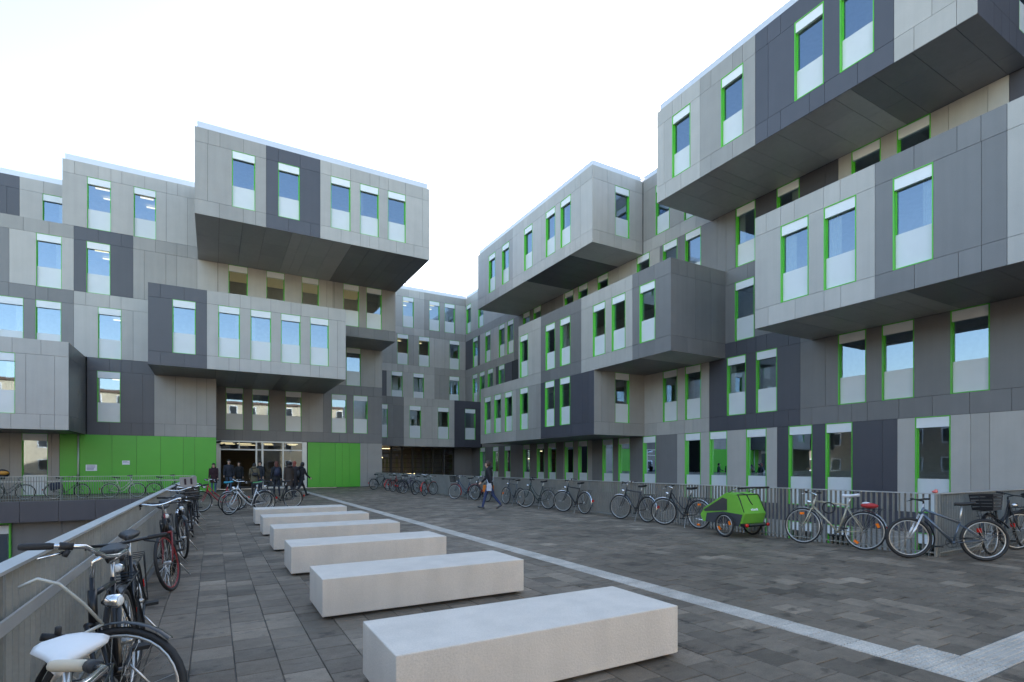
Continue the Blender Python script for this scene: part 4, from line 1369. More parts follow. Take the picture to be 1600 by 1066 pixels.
# orange panniers and the red bag
for s in (-1, 1):
    o = bevel_box_mesh('pannier', 0.30, 0.12, 0.30, 0.03, cm((0.60, 0.16, 0.015), 0.6, 0, 'orange_canvas'))
    p = link('pannier_bag', o)
    p.parent = None
    m = Matrix.Translation(b9.location) @ Matrix.Rotation(b9.rotation_euler.z, 4, 'Z') @ Matrix.Rotation(b9.rotation_euler.x, 4, 'X')
    p.matrix_world = m @ Matrix.Translation((-0.55, 0.135 * s, 0.56))
    tag(p, ('orange pannier bag on the railing side of a bike, behind the walking woman', 'orange pannier bag on the near side of a bike, by the walking woman\'s hip')[s > 0], 'bag', 'orange pannier bags')
m = Matrix.Translation(bb_.location) @ Matrix.Rotation(bb_.rotation_euler.z, 4, 'Z') @ Matrix.Rotation(bb_.rotation_euler.x, 4, 'X')
q = MB()
q.sphere((0, 0, 0), 0.09, 12, 8, 0, (1.6, 0.9, 0.55))
q.sphere((0.05, 0.0, 0.035), 0.06, 10, 7, 1, (1.2, 0.9, 0.5))
o = q.build('folded_bag', [cm((0.42, 0.03, 0.03), 0.6, 0, 'red_cloth'), cm((0.6, 0.6, 0.62), 0.6, 0, 'white_cloth')])
o.matrix_world = m @ Matrix.Translation((-0.56, 0, 0.80))
tag(o, 'red and white folded bag on the rear rack of the cream road bike', 'bag')
o = MB().torus(0.10, 0.012, 22, 6).build('cable_lock', M_BLACK)
o.matrix_world = m @ Matrix.Translation((0.10, 0.03, 0.72)) @ Matrix.Rotation(0.4, 4, 'Z')
tag(o, 'black cable lock hanging from the top tube of the cream road bike', 'bike lock')
q = MB().sphere((0, 0, 0), 0.05, 9, 6, 0, (1.3, 0.8, 0.5))
q.sphere((0.05, 0.01, 0.02), 0.03, 8, 6, 0, (1.2, 0.8, 0.6))
o = q.build('red_cloth', cm((0.6, 0.16, 0.14), 0.7, 0, 'red_knit'))
o.location = (FENCE_X + 0.02, FENCE_Y + 0.02, 1.078)
tag(o, 'small pale red cloth left on the corner of the right railing', 'cloth')
# right-hand end
bicycle('black bike with a black crate behind its saddle, against the railing at the right edge', (12.55, 3.84), (11.48, 3.84), -3, RG, 'step', (0.012, 0.012, 0.014), 0.1, 'black', bar='flat', barm=M_BLACKP, basket='rear', steer=-35, rack=True)
bicycle('black bike at the far right edge of the picture, behind the one with the crate', (14.05, 3.75), (13.0, 3.85), -3, RG, 'diamond', (0.012, 0.012, 0.014), 0.1, 'black', bar='flat', barm=M_BLACKP)
# far end of the right railing
spec = [((10.0, 26.2), (9.3, 25.5), (0.02, 0.06, 0.03), (0.5, 0.04, 0.03), 'bike with a red mudguard at the near end of the far huddle'),
        ((10.05, 27.3), (9.2, 26.7), (0.10, 0.11, 0.12), None, 'grey bike second from the near end of the far huddle'),
        ((10.05, 28.7), (9.1, 28.3), (0.05, 0.05, 0.06), 'black', 'dark bike standing upright in the middle of the far huddle'),
        ((10.05, 29.7), (9.2, 29.2), (0.06, 0.03, 0.08), 'black', 'dark purple bike in the far huddle by the railing'),
        ((10.05, 31.2), (9.2, 30.6), (0.012, 0.02, 0.015), 'black', 'black bike left of the dark purple one in the far huddle'),
        ((10.0, 32.4), (9.2, 31.7), (0.4, 0.03, 0.02), (0.55, 0.05, 0.04), 'red bike with white stripes at the left of the far huddle'),
        ((9.9, 34.4), (9.0, 34.0), (0.02, 0.025, 0.03), 'black', 'leftmost bike of the far huddle, by the grey wall')]
for i, (F, Q, c, gd, lab) in enumerate(spec):
    bicycle(lab, F, Q, 4 if i % 2 else -3, FG, 'step' if i % 2 else 'diamond', c, 0.2, gd, bar='swept' if i % 3 else 'flat', steer=(-20, 15, 0, 25, -10, 20, 5)[i], light=i % 2 == 0)
# left railing, all facing the viewer, nearest first
bicycle('black bike with a white saddle and cream grips, nearest the viewer on the left', (-0.36, 1.31), (-0.39, 2.37), 1, LG, 'step', (0.012, 0.012, 0.014), 0.2, 'black', (0.66, 0.65, 0.64), 'swept', grip=(0.52, 0.45, 0.34), steer=66, scale=0.95, wide=True)
bicycle('black bike with its front wheel turned fully sideways, just behind the white saddle', (-0.49, 3.25), (-0.48, 4.31), 4, LG, 'diamond', (0.010, 0.010, 0.012), 0.2, 'black', bar='swept', steer=72, refl=(('front', 10),))
bicycle('black bike with a wide chrome handlebar and a red-rimmed front wheel, along the left railing', (-0.42, 7.6), (-0.50, 8.66), 6, LG, 'diamond', (0.014, 0.012, 0.012), 0.2, None, bar='swept', rim=(0.25, 0.02, 0.02), fork=(0.18, 0.015, 0.015), steer=-20, light=False)
bicycle('black city bike behind the one with a red front rim, along the left railing', (-0.42, 10.1), (-0.46, 11.15), 4, LG, 'step', (0.012, 0.012, 0.013), 0.2, 'black', bar='flat', barm=M_BLACKP, steer=12)
bicycle('grey-black bike just in front of the one with the child seat, left railing', (-0.50, 11.75), (-0.52, 12.8), 4, LG, 'diamond', (0.04, 0.04, 0.045), 0.2, 'chrome', bar='swept', steer=-10)
bicycle('dark bike right behind the grey child seat, along the left railing', (-0.46, 14.7), (-0.48, 15.75), 4, LG, 'step', (0.03, 0.012, 0.012), 0.2, 'black', bar='swept', steer=10)
bicycle('dark bike close behind the one with the sideways wheel, on the left railing', (-0.50, 4.55), (-0.54, 5.61), 5, LG, 'step', (0.015, 0.017, 0.02), 0.2, 'black', bar='flat', barm=M_BLACKP, steer=-12, scale=0.96)
bicycle('dark bike just behind the chrome-barred one with the red rim, left railing', (-0.52, 8.6), (-0.56, 9.66), 5, LG, 'step', (0.02, 0.02, 0.022), 0.2, 'black', bar='flat', barm=M_BLACKP, steer=14)
l5 = bicycle('bike with a front basket and a grey child seat, along the left railing', (-0.38, 13.05), (-0.42, 14.1), 4, LG, 'step', (0.012, 0.012, 0.013), 0.2, 'black', bar='swept', basket='front')
bicycle('last dark grey bike along the left railing, farthest from the viewer', (-0.36, 16.0), (-0.42, 17.05), 4, LG, 'diamond', (0.03, 0.03, 0.035), 0.3, 'black', bar='flat', barm=M_BLACKP)
cs = MB()
cs.prism([(-0.74, 0.80), (-0.46, 0.80), (-0.46, 0.88), (-0.66, 0.90), (-0.72, 1.26), (-0.79, 1.26)], -0.17, 0.17)
seat = cs.build('child_seat', cm((0.22, 0.20, 0.19), 0.6, 0, 'grey_plastic'), l5)
cs = MB()
for s in (-1, 1):
    cs.box(-0.715, -0.69, 0.06 * s - 0.02, 0.06 * s + 0.02, 0.92, 1.22)
cs.build('harness', cm((0.03, 0.015, 0.02), 0.8, 0, 'dark_webbing'), seat)
bicycle('red bike with a turquoise saddle cover near the person in dark red', (-0.35, 20.05), (0.68, 20.3), 3, CG, 'step', (0.35, 0.02, 0.03), 0.2, 'chrome', (0.03, 0.30, 0.42), 'swept', steer=15)
bicycle('silver-white bike standing in front of the others, left of the farthest bench', (0.42, 18.42), (1.44, 18.78), -4, CG, 'step', (0.62, 0.62, 0.62), 0.4, None, (0.05, 0.05, 0.05), 'swept', steer=25)
bicycle('dark bike with a green saddle cover, just behind the silver-white one', (0.45, 19.2), (1.48, 19.5), -3, CG, 'diamond', (0.02, 0.02, 0.022), 0.2, 'chrome', (0.03, 0.28, 0.06), 'swept', steer=-15)
bicycle('black bike rearmost of the group, right of the green saddle cover and before the crowd', (1.45, 20.25), (2.48, 20.5), -3, CG, 'diamond', (0.012, 0.012, 0.014), 0.2, 'black', bar='flat', barm=M_BLACKP, steer=10)
o = MB().tube([(-0.44, 3.02, 0.78), (-0.50, 2.95, 0.90), (-0.57, 2.9, 1.0), (-0.64, 2.9, 1.03), (-0.70, 2.9, 1.0)], 0.007, 7).tube([(-0.44, 3.02, 0.78), (-0.52, 2.95, 0.755), (-0.56, 2.93, 0.76)], 0.007, 7).build('cable_lock', cm((0.42, 0.43, 0.40), 0.25, 0, 'clear_sleeve'))
MB().tube([(-0.55, 2.93, 0.76), (-0.63, 2.90, 0.785)], 0.016, 8).tube([(-0.58, 2.92, 0.77), (-0.575, 2.91, 0.815)], 0.012, 8).build('lock_head', M_BLACK, o)
tag(o, 'pale cable lock with a black end, hanging beside the sideways front wheel on the left', 'bike lock')
# walkway
wl_ = [((-9.2, 31.3), (-10.2, 31.35), (0.02, 0.02, 0.02), 'black', 'dark bike at the very left edge behind the walkway railing'),
       ((-7.3, 31.2), (-8.35, 31.25), (0.06, 0.065, 0.065), 'black', 'grey bike under the black and orange bag on the left walkway'),
       ((-5.2, 31.2), (-6.45, 31.3), (0.012, 0.012, 0.012), 'black', 'black bike before the downpipe on the left walkway'),
       ((-3.2, 31.25), (-4.3, 31.3), (0.62, 0.52, 0.48), (0.6, 0.52, 0.5), 'pale pink-white bike before the green wall on the left walkway'),
       ((-1.5, 31.3), (-2.55, 31.35), (0.02, 0.02, 0.03), 'black', 'dark bike at the right end of the left walkway, half behind the long railing')]
for i, (F, Q, c, gd, lab) in enumerate(wl_):
    bicycle(lab, F, Q, 3, WG, 'step' if i in (1, 3) else 'diamond', c, 0.1, gd, bar='swept' if i != 1 else 'flat', steer=(0, 10, -15, 10, 5)[i])
q = MB()
q.sphere((0, 0, 0), 0.24, 12, 8, 0, (1.15, 0.7, 0.85))
q.sphere((0.05, -0.06, 0.03), 0.22, 12, 8, 1, (1.0, 0.6, 0.5))
o = q.build('courier_bag', [cm((0.012, 0.012, 0.014), 0.6, 0, 'black_canvas'), cm((0.45, 0.20, 0.02), 0.6, 0, 'orange_canvas')])
o.location = (-8.1, 31.2, 1.17)
tag(o, 'black bag with an orange flap on top of a grey bike at the far left', 'bag')
o = link('pannier_bag', bevel_box_mesh('pannier', 0.46, 0.16, 0.34, 0.06, cm((0.03, 0.035, 0.06), 0.7, 0, 'navy_canvas')))
o.location = (-6.25, 31.10, 0.60)
o.rotation_euler = (0, R(-14), 0)
tag(o, 'navy blue pannier bag on the side of the black walkway bike', 'bag')

# ------------------------------------------------------------------ child trailer
T = thing('child_trailer', 'bright green two-wheeled child trailer hitched behind a black city bike', 'bike trailer', (9.86, 7.62, 0), (0, 0, R(86)))
GREEN = cm((0.16, 0.42, 0.04), 0.8, 0, 'green_fabric')
prof = [(-0.40, 0.25), (-0.50, 0.52), (-0.30, 0.90), (-0.04, 0.94), (0.60, 0.58), (0.72, 0.42), (0.64, 0.28)]
bm = bmesh.new()
def ring(y, k):
    return [bm.verts.new((x * (1 if abs(y) < 0.31 else k), y, z)) for x, z in prof]
rings = [ring(y, 0.97) for y in (-0.33, -0.30, 0.30, 0.33)]
for a, b in zip(rings[:-1], rings[1:]):
    for i in range(len(prof)):
        j = (i + 1) % len(prof)
        bm.faces.new((a[i], a[j], b[j], b[i]))
bm.faces.new(rings[0][::-1])
bm.faces.new(rings[-1])
bmesh.ops.recalc_face_normals(bm, faces=bm.faces)
me = D.meshes.new('body')
bm.to_mesh(me)
bm.free()
me.materials.append(GREEN)
link('body', me, T)
GREY = cm((0.045, 0.048, 0.055), 0.7, 0, 'dark_grey_fabric')
for s in (-1, 1):
    MB().prism([(-0.06, 0.56), (0.56, 0.50), (0.60, 0.53), (0.06, 0.83), (-0.06, 0.80)], 0.331 * s, 0.338 * s).build('side_window', cm((0.05, 0.05, 0.052), 0.35, 0, 'dark_mesh_window'), T)
    MB().prism([(-0.38, 0.25), (-0.46, 0.50), (0.05, 0.53), (0.50, 0.47), (0.54, 0.28)], 0.331 * s, 0.339 * s).build('lower_panel', GREY, T)
    MB().tube([(-0.32, 0.30 * s, 0.895), (-0.38, 0.30 * s, 0.78), (-0.48, 0.31 * s, 0.545)], 0.010, 6).build('seam', M_BLACKP, T)
MB().tube([(-0.12, 0.05, 0.93), (-0.31, 0.04, 0.905), (-0.385, 0.02, 0.76), (-0.42, -0.01, 0.69)], 0.011, 6).build('strap', M_BLACKP, T)
MB().tube([(-0.30, -0.31, 0.902), (-0.30, 0.31, 0.902)], 0.013, 6).build('seam', M_BLACKP, T)
wm = shared('tw', lambda: MB().torus(0.235, 0.02, 28, 7).mesh('wheel', M_BLACK))
wr = shared('twr', lambda: MB().torus(0.20, 0.011, 28, 5).mesh('rim', M_ALUR))
def tsp():
    m = MB()
    for i in range(18):
        a = 2 * PI * i / 18
        m.tube([(0, 0.02 * (-1) ** i, 0), (0.2 * math.cos(a), 0, 0.2 * math.sin(a))], 0.0015, 3, 0, False)
    m.tube([(0, -0.03, 0), (0, 0.03, 0)], 0.018, 8)
    return m.mesh('spokes', M_ALUR)
for s in (-1, 1):
    w = link('wheel', wm, T)
    w.location = (-0.06, 0.41 * s, 0.255)
    link('rim', wr, w)
    link('spokes', shared('tws', tsp), w)
    for a in (30, 200):
        o = link('spoke_reflector', shared('refl', None), w)
        o.matrix_local = Matrix.Rotation(R(a), 4, 'Y') @ Matrix.Translation((0.15, 0, 0))
MB().tube([(-0.06, -0.42, 0.255), (-0.06, 0.42, 0.255)], 0.012, 8).build('axle', M_ALUR, T)
hb = MB()
hb.tube([(0.02, 0.29, 0.90), (-0.28, 0.29, 1.03), (-0.60, 0.27, 1.06)], 0.012, 8)
hb.tube([(0.02, -0.29, 0.90), (-0.28, -0.29, 1.03), (-0.60, -0.27, 1.06)], 0.012, 8)
hb.build('push_bar', M_CHROME, T)
MB().tube([(-0.30, 0.29, 1.033), (-0.60, 0.27, 1.061), (-0.63, 0.2, 1.064), (-0.63, -0.2, 1.064), (-0.60, -0.27, 1.061), (-0.30, -0.29, 1.033)], 0.018, 8).build('push_bar_grip', M_BLACK, T)
MB().box(-0.56, -0.535, -0.25, 0.25, 0.285, 0.315).build('bumper', M_CHROME, T)
MB().box(-0.535, -0.40, -0.33, 0.33, 0.25, 0.31).build('rear_frame', M_BLACKP, T)
for s in (-1, 1):
    MB().tube([(-0.53, 0.31 * s, 0.285), (-0.57, 0.31 * s, 0.285)], 0.035, 10).build('red_reflector', M_RED, T)
MB().tube([(0.50, 0.24, 0.27), (0.95, 0.20, 0.28), (1.22, 0.02, 0.34)], 0.014, 8).build('tow_arm', M_CHROME, T)
pr = MB()
u0 = Vector((-0.47, 0, 0.575))
du = Vector((0.20, 0, 0.38)).normalized()
nn = Vector((-0.885, 0, 0.466))
for i, (a, b, c_, e) in enumerate(((-0.115, -0.075, 0.0, 0.05), (-0.065, -0.035, 0.0, 0.04), (-0.025, 0.005, 0.0, 0.04), (0.015, 0.04, 0.0, 0.05), (0.05, 0.085, 0.0, 0.04))):
    vs = []
    for (yy, h_) in ((a, c_), (b, c_), (b, e), (a, e)):
        p = u0 + du * h_ + nn * 0.003
        vs.append((p.x, yy, p.z))
    pr.add(vs, [(0, 1, 2, 3)])
pr.build('white_print', cm((0.75, 0.78, 0.75), 0.6, 0, 'white_print'), T)

# ------------------------------------------------------------------ people
def capsule(mb, p, q, r0, r1, n=10):
    p, q = Vector(p), Vector(q)
    d = (q - p).normalized()
    mb.tube([p - d * r0 * 0.7, p - d * r0 * 0.35, p, q, q + d * r1 * 0.35, q + d * r1 * 0.7], [r0 * 0.6, r0 * 0.9, r0, r1, r1 * 0.9, r1 * 0.6], n)
def ell(mb, rings, n=18):
    vs, fs = [], []
    for (cx_, cyy, cz, rx, ry) in rings:
        for k in range(n):
            a = 2 * PI * k / n
            vs.append((cx_ + rx * math.cos(a), cyy + ry * math.sin(a), cz))
    for i in range(len(rings) - 1):
        for k in range(n):
            k2 = (k + 1) % n
            fs.append((i * n + k, i * n + k2, (i + 1) * n + k2, (i + 1) * n + k))
    fs += [tuple(range(n - 1, -1, -1)), tuple((len(rings) - 1) * n + k for k in range(n))]
    mb.add(vs, fs)
SKIN = mat('skin', (0.50, 0.31, 0.22), 0.5, 0, 0.05, 12)
def person(label, loc, heading, H, coat, hem, legs, shoe, hair, legsdeg, arms, lean=0.0, long_hair=False, hood=None, head=(0, 0), eyes=True, group=None):
    """forward is local +X; legsdeg = ((thigh, knee bend), (thigh, knee bend)) for left and right; arms = ((swing, elbow bend, out), ...)"""
    s = H / 1.72
    mb = MB()
    bones = []
    def cap(tag_, p, q, r0, r1):
        capsule(mb, p, q, r0, r1)
        bones.append((tag_, Vector(p), Vector(q), r0, r1))
    def pt(x, y, z):          # torso point with the lean about the hips
        L = R(lean)
        return Vector((x * math.cos(L) + (z - 0.93) * math.sin(L), y, 0.93 + (z - 0.93) * math.cos(L) - x * math.sin(L)))
    ends = []
    for side, (th, kb) in zip((1, -1), legsdeg):
        hip = Vector((0, 0.085 * side, 0.90))
        a, b = R(th), R(th - kb)
        knee = hip + Vector((math.sin(a), 0, -math.cos(a))) * 0.42
        ank = knee + Vector((math.sin(b), 0, -math.cos(b))) * 0.41
        cap(1, hip, knee, 0.082, 0.058)
        cap(1, knee, ank, 0.056, 0.042)
        pit = R(max(-35, min(20, (th - kb) * 0.9)))
        toe = ank + Vector((math.cos(pit) * 0.165, 0.012 * side, -0.055 + math.sin(pit) * 0.165))
        heel = ank + Vector((-0.045, 0, -0.050 - math.sin(pit) * 0.02))
        cap(3, heel, toe, 0.036, 0.033)
        ends.append(min(toe.z, heel.z) - 0.035)
    drop = -min(ends)
    T0 = []
    for (z, rx, ry, cx_) in ((hem, 0.135, 0.185, 0.0), (hem + 0.06, 0.132, 0.182, 0.0), (0.96, 0.122, 0.172, 0.0), (1.08, 0.114, 0.156, 0.0), (1.22, 0.128, 0.176, 0.005), (1.34, 0.122, 0.192, 0.0), (1.41, 0.098, 0.185, -0.01), (1.455, 0.075, 0.120, -0.01), (1.49, 0.060, 0.070, 0.0)):
        p = pt(cx_, 0, z) if z >= 0.93 else Vector((cx_, 0, z))
        T0.append((p.x, 0, p.z, rx, ry))
    ell(mb, T0)
    for (z0, z1, y, r) in ((hem, 0.96, 0.06, 0.13), (hem, 0.96, -0.06, 0.13), (0.96, 1.36, 0.05, 0.125), (0.96, 1.36, -0.05, 0.125), (1.36, 1.42, 0.13, 0.08), (1.36, 1.42, -0.13, 0.08)):
        f = (lambda z: pt(0, y, z) if z >= 0.93 else Vector((0, y, z)))
        bones.append((0, f(z0), f(z1), r, r))
    if hood:
        c = pt(-0.07, 0, 1.475)
        mb.sphere(c, 0.115, 14, 9, 0, (0.9, 1.15, 0.62))
        bones.append((0, c + Vector((0, 0.06, 0)), c - Vector((0, 0.06, 0)), 0.10, 0.10))
    hc = pt(0.02, 0, 1.605)
    hz, hp_ = R(head[0]), R(head[1])
    HM = Matrix.Translation(hc) @ Matrix.Rotation(hz, 4, 'Z') @ Matrix.Rotation(hp_, 4, 'Y')
    cap(2, pt(0.0, 0, 1.45), hc - Vector((0.01, 0, 0.06)), 0.052, 0.050)
    h2 = MB()
    h2.sphere((0, 0, 0), 0.1, 16, 12, 0, (0.93, 0.77, 1.16))
    h2.sphere((0.035, 0, -0.072), 0.05, 10, 8, 0, (0.95, 0.85, 0.8))
    h2.sphere((0.094, 0, -0.012), 0.017, 8, 6, 0, (1.0, 0.8, 1.5))
    h2.sphere((0.081, 0, -0.055), 0.016, 8, 6, 0, (0.8, 1.6, 0.6))
    for y in (-1, 1):
        h2.sphere((-0.005, 0.079 * y, -0.008), 0.026, 8, 6, 0, (0.7, 0.45, 1.1))
    mb.add([HM @ Vector(v) for v in h2.v], h2.f)
    bones.append((2, hc + Vector((0, 0, 0.03)), hc - Vector((0, 0, 0.05)), 0.095, 0.085))
    for side, (sw, eb, out) in zip((1, -1), arms):
        sh = pt(-0.005, 0.178 * side, 1.395)
        a, o_ = R(sw), R(out)
        el = sh + Vector((math.sin(a) * math.cos(o_), math.sin(o_) * side, -math.cos(a) * math.cos(o_))) * 0.285
        a2 = R(sw + eb)
        fd = Vector((math.sin(a2) * math.cos(o_ * 0.5), math.sin(o_ * 0.5) * side, -math.cos(a2) * math.cos(o_ * 0.5)))
        wr = el + fd * 0.245
        cap(0, sh, el, 0.062, 0.050)
        cap(0, el, wr, 0.049, 0.038)
        pm = wr + fd * 0.085
        cap(2, wr + fd * 0.02, pm, 0.027, 0.031)
        inward = Vector((0, -side, 0))
        fwd = fd.cross(inward).normalized() * side
        if fwd.x < 0:
            fwd = -fwd
        for i, (o2, ln) in enumerate(((0.028, 0.068), (0.009, 0.078), (-0.010, 0.073), (-0.028, 0.056))):
            k0 = pm + fwd * o2
            k1 = k0 + (fd * 0.9 + inward * 0.3) * ln * 0.55
            k2 = k1 + (fd * 0.65 + inward * 0.7) * ln * 0.5
            mb.tube([k0 - fd * 0.02, k0, k1, k2], [0.0105, 0.0105, 0.0098, 0.0085], 6)
            bones.append((2, k0, k2, 0.01, 0.01))
        k0 = wr + fd * 0.035 + fwd * 0.026
        mb.tube([k0, k0 + fwd * 0.03 + fd * 0.02, k0 + fwd * 0.035 + fd * 0.055 + inward * 0.012], [0.0125, 0.0115, 0.009], 6)
        bones.append((2, k0, k0 + fwd * 0.035 + fd * 0.055, 0.012, 0.012))
    me = D.meshes.new('person')
    me.from_pydata([tuple(v) for v in mb.v], [], mb.f)
    ob = D.objects.new('person', me)
    COL.objects.link(ob)
    rmd = ob.modifiers.new('remesh', 'REMESH')
    rmd.mode = 'VOXEL'
    rmd.voxel_size = 0.0095
    smo = ob.modifiers.new('smooth', 'SMOOTH')
    smo.factor = 0.5
    smo.iterations = 2
    dg = bpy.context.evaluated_depsgraph_get()
    nm = D.meshes.new_from_object(ob.evaluated_get(dg))
    nm.name = 'body'
    D.objects.remove(ob)
    D.meshes.remove(me)
    for m in (cm(coat, 0.85, 0, 'coat_cloth'), cm(legs, 0.9, 0, 'trouser_cloth'), SKIN, cm(shoe, 0.6, 0, 'shoe_leather')):
        nm.materials.append(m)
    idx = []
    for p in nm.polygons:
        c = p.center
        best, bt = 1e9, 0
        for (tg, a, b, r0, r1) in bones:
            ab = b - a
            t_ = max(0.0, min(1.0, (c - a).dot(ab) / max(ab.length_squared, 1e-9)))
            dd = (c - (a + ab * t_)).length - (r0 + (r1 - r0) * t_)
            if tg == 0 and t_ == 0 and c.z < hem and abs(c.z - hem) > 0.01 and a.z < 1.0 and a.z <= hem + 0.01:
                dd += 0.2
            if dd < best:
                best, bt = dd, tg
        idx.append(bt)
    nm.polygons.foreach_set('material_index', idx)
    nm.polygons.foreach_set('use_smooth', [True] * len(idx))
    t = thing('person', label, 'person', loc, (0, 0, R(heading)), group)
    t.scale = (s, s, s)
    b = link('body', nm, t)
    b.location = (0, 0, drop)
    hm = MB()
    hm.sphere((-0.016, 0, 0.016), 0.112, 18, 12, 0, (0.96, 0.84, 1.10))
    if long_hair:
        hm.sphere((-0.055, 0, -0.085), 0.085, 14, 10, 0, (0.7, 1.05, 1.35))
    keep = [v for v in hm.v]
    fs = [f for f in hm.f if not all(keep[i][0] > 0.030 and keep[i][2] < 0.062 for i in f) and not all(keep[i][2] < -0.055 and keep[i][0] > -0.03 for i in f)]
    h3 = MB()
    h3.add([HM @ Vector(v) for v in keep], fs, 0, True)
    ho = h3.build('hair', cm(hair, 0.6, 0, 'hair'), t)
    ho.location = (0, 0, drop)
    if eyes:
        for y in (-1, 1):
            e = MB()
            p = HM @ Vector((0.083, 0.033 * y, 0.014))
            e.sphere(p, 0.011, 8, 6)
            eo = e.build('eye', cm((0.03, 0.02, 0.015), 0.2, 0, 'eye_dark'), t)
            eo.location = (0, 0, drop)
    return t, drop, s

def carried(name, t, drop, mb, m, label, cat):
    o = mb.build(name, m)
    o.matrix_world = Matrix.Translation(t.location) @ Matrix.Rotation(t.rotation_euler.z, 4, 'Z') @ Matrix.Scale(t.scale.x, 4) @ Matrix.Translation((0, 0, drop))
    return tag(o, label, cat)
BLK = (0.012, 0.012, 0.015)
# the walking woman
w, dr, _ = person('person in a black hooded jacket and blue jeans walking left with a shoulder bag', (8.42, 16.55, 0), 145, 1.68, (0.013, 0.013, 0.018), 0.76, (0.032, 0.048, 0.12), (0.05, 0.05, 0.055), (0.045, 0.022, 0.014),
       ((19, 5), (-16, 24)), ((-22, 18, 10), (20, 28, 8)), 5, False, True, (14, 8))
sb_ = MB()
sb_.tube([(0.10, -0.14, 1.39), (0.14, -0.04, 1.22), (0.05, 0.20, 0.98), (-0.02, 0.245, 0.90)], 0.017, 6, 0, True, 0.35)
sb_.tube([(0.10, -0.14, 1.39), (-0.03, -0.13, 1.47), (-0.145, -0.06, 1.32), (-0.155, 0.10, 1.05), (-0.05, 0.245, 0.92)], 0.017, 6, 0, True, 0.35)
sb_.prism([(-0.11, 0.66), (0.07, 0.66), (0.06, 0.93), (-0.10, 0.93)], 0.235, 0.285)
carried('shoulder_bag', w, dr, sb_, cm((0.42, 0.44, 0.50), 0.8, 0, 'pale_canvas'), 'pale grey-blue cloth shoulder bag carried by the walking woman', 'bag')
# at the entrance
person('person in a dark red coat and jeans before the green wall by the entrance', (0.0, 32.9, 0), -95, 1.63, (0.028, 0.008, 0.012), 0.62, (0.06, 0.10, 0.16), (0.03, 0.02, 0.02), (0.02, 0.014, 0.012), ((4, 4), (-3, 2)), ((6, 20, 6), (4, 25, 6)), 0, True, True, (0, 10))
person('tall person in a dark jacket and jeans coming out through the open door', (0.74, 33.5, 0), -90, 1.84, (0.018, 0.02, 0.028), 0.84, (0.05, 0.07, 0.11), BLK, (0.018, 0.013, 0.01), ((14, 4), (-14, 18)), ((-10, 15, 7), (14, 18, 7)), 2, False, None, (10, 4))
person('shadowed person in black just inside the open door, half hidden by the tall one', (1.32, 35.6, 0), -100, 1.72, (0.010, 0.010, 0.011), 0.80, (0.012, 0.012, 0.014), BLK, (0.015, 0.012, 0.01), ((10, 4), (-10, 14)), ((-8, 15, 7), (10, 18, 7)), 2)
k, dk_, _ = person('person in a khaki coat seen from behind with a black bag on the back', (1.80, 30.0, 0), 80, 1.62, (0.11, 0.09, 0.055), 0.72, (0.02, 0.022, 0.03), BLK, (0.014, 0.012, 0.011), ((8, 4), (-8, 12)), ((5, 40, 10), (5, 40, 10)), 10, False, True, (0, 18), False)
bg_ = MB().sphere((-0.13, -0.06, 1.10), 0.14, 12, 8, 0, (0.6, 1.2, 0.75))
bg_.tube([(-0.10, -0.16, 1.15), (0.05, 0.02, 1.30), (0.10, 0.14, 1.40), (0.0, 0.15, 1.47), (-0.12, 0.10, 1.35), (-0.16, 0.0, 1.18)], 0.016, 6, 0, True, 0.4)
carried('sling_bag', k, dk_, bg_, cm((0.01, 0.01, 0.011), 0.6, 0, 'black_canvas'), 'black sling bag on the back of the khaki coat', 'bag')
person('person in a dark jacket standing by the door frame, behind the khaki coat', (2.30, 33.2, 0), -120, 1.74, (0.014, 0.016, 0.022), 0.84, (0.03, 0.035, 0.05), BLK, (0.016, 0.012, 0.01), ((3, 3), (-3, 3)), ((4, 20, 8), (25, 50, 12)), 0, False, None, (-10, 4))
a, da, _ = person('person with brownish-red hair and a dark blue backpack, left of the group', (2.72, 28.6, 0), 95, 1.70, (0.014, 0.014, 0.017), 0.80, (0.02, 0.022, 0.03), BLK, (0.11, 0.03, 0.015), ((12, 4), (-12, 16)), ((-10, 22, 9), (12, 22, 9)), 3, True, None, (0, 4), False)
bp_ = MB().sphere((-0.19, 0, 1.18), 0.17, 14, 10, 0, (0.55, 0.85, 1.2))
for y_ in (-1, 1):
    bp_.tube([(-0.15, 0.09 * y_, 1.36), (-0.03, 0.11 * y_, 1.455), (0.10, 0.115 * y_, 1.38), (0.11, 0.12 * y_, 1.20), (-0.06, 0.15 * y_, 1.04), (-0.16, 0.10 * y_, 1.02)], 0.018, 6, 0, True, 0.4)
carried('backpack', a, da, bp_, cm((0.018, 0.02, 0.045), 0.6, 0, 'navy_nylon'), 'dark blue backpack worn by the person left of the group', 'backpack')
person('dark-haired person in a long brown coat walking away in the middle of the group', (3.12, 27.1, 0), 100, 1.70, (0.040, 0.028, 0.022), 0.55, (0.014, 0.013, 0.015), BLK, (0.012, 0.011, 0.012), ((14, 4), (-12, 16)), ((-8, 15, 7), (10, 15, 7)), 2, False, True, (0, 2), False)
person('person with bright red hair in a dark coat, right of the brown coat', (3.46, 28.0, 0), 60, 1.71, (0.022, 0.018, 0.02), 0.66, (0.016, 0.015, 0.018), BLK, (0.20, 0.045, 0.025), ((10, 4), (-10, 14)), ((-8, 15, 7), (10, 15, 7)), 2, True, None, (0, 2), False)
b, db, _ = person('person in a black leather jacket striding right at the right end of the group', (3.78, 27.9, 0), 25, 1.72, (0.010, 0.010, 0.013), 0.84, (0.014, 0.014, 0.02), BLK, (0.013, 0.011, 0.011), ((26, 4), (-24, 18)), ((-25, 35, 9), (18, 30, 9)), 4, False, True, (10, 4), False)
bp_ = MB().sphere((-0.18, 0, 1.16), 0.15, 14, 10, 0, (0.5, 0.9, 1.15))
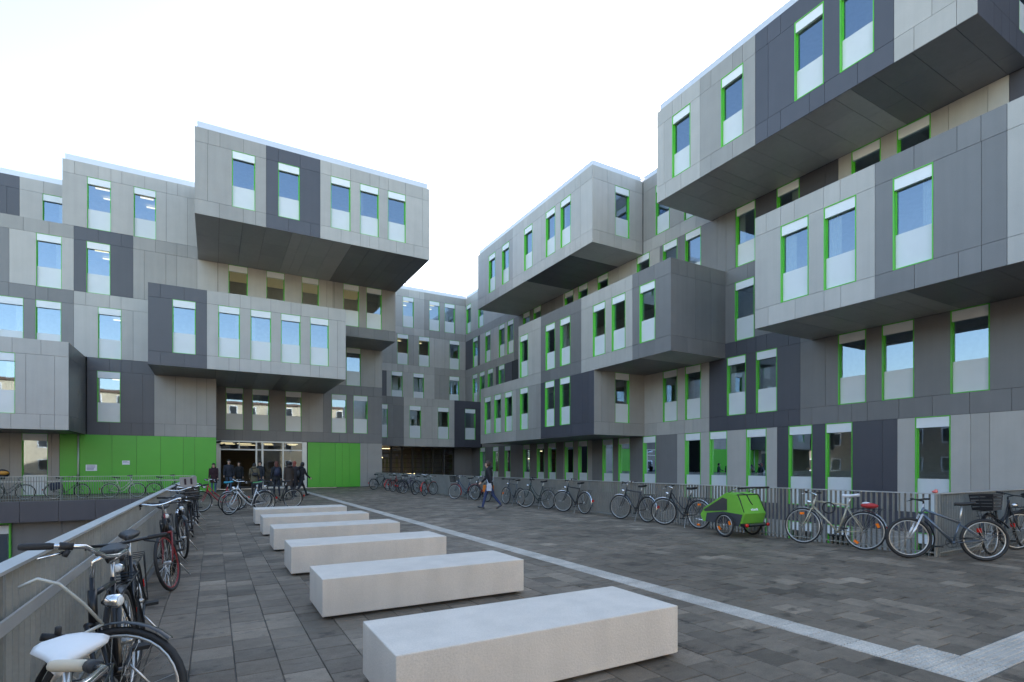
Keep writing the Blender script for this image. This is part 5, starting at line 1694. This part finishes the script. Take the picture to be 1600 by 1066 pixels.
for y_ in (-1, 1):
    bp_.tube([(-0.14, 0.09 * y_, 1.33), (-0.03, 0.11 * y_, 1.455), (0.10, 0.115 * y_, 1.38), (0.11, 0.12 * y_, 1.20), (-0.06, 0.15 * y_, 1.04), (-0.15, 0.10 * y_, 1.02)], 0.018, 6, 0, True, 0.4)
carried('backpack', b, db, bp_, cm((0.02, 0.02, 0.022), 0.6, 0, 'black_nylon'), 'black backpack worn by the person striding right', 'backpack')

# ------------------------------------------------------------------ buildings out of view, mirrored in the windows
def neighbour(label, x0, x1, y0, y1, face, hgt, col):
    t = thing('apartment_building', label, 'building', ((x0 + x1) / 2, (y0 + y1) / 2, -3.6))
    off = -t.location
    wl = MB()
    wl.box(x0, x1, y0, y1, -3.6, hgt)
    o = wl.build('wall', mat('house_render', col, 0.85, 0, 0.08, 0.7), t)
    o.location = off
    rf = MB()
    rf.box(x0 - 0.3, x1 + 0.3, y0 - 0.3, y1 + 0.3, hgt + 0.002, hgt + 0.35)
    o = rf.build('roof', cm((0.12, 0.07, 0.05), 0.8, 0, 'roof_tile'), t)
    o.location = off
    if face == 'y':
        spots = [(x, z) for x in [x0 + 2 + 3.0 * i for i in range(int((x1 - x0 - 2) / 3))] for z in (0.9, 4.1, 7.3, 10.5) if z + 1.7 < hgt]
    else:
        spots = [(y, z) for y in [y0 + 2 + 3.0 * i for i in range(int((y1 - y0 - 2) / 3))] for z in (0.9, 4.1, 7.3, 10.5) if z + 1.7 < hgt]
    fr, gl = MB(), MB()
    if face == 'y':
        fr.box(-0.6, 0.6, -0.02, 0.06, 0, 1.6)
        gl.box(-0.5, 0.5, 0.061, 0.07, 0.1, 1.5)
    else:
        fr.box(-0.02, 0.06, -0.6, 0.6, 0, 1.6)
        gl.box(0.061, 0.07, -0.5, 0.5, 0.1, 1.5)
    fme, gme = fr.mesh('window', M_BLIND), gl.mesh('pane', cm((0.03, 0.035, 0.04), 0.08, 0, 'dark_pane'))
    for a_, z in spots:
        o = link('window', fme, t)
        o.location = Vector((a_, y1, z) if face == 'y' else (x1, a_, z)) + off
        link('pane', gme, o)
neighbour('long cream apartment building behind the viewer, seen mirrored in lower windows', -26, 40, -36, -26, 'y', 12.5, (0.50, 0.42, 0.30))
neighbour('unseen brown apartment building, added left of the court to darken right-wing reflections', -36, -27, -20, 62, 'x', 11.5, (0.20, 0.16, 0.12))  # added out of view so the right wing's windows mirror something dark
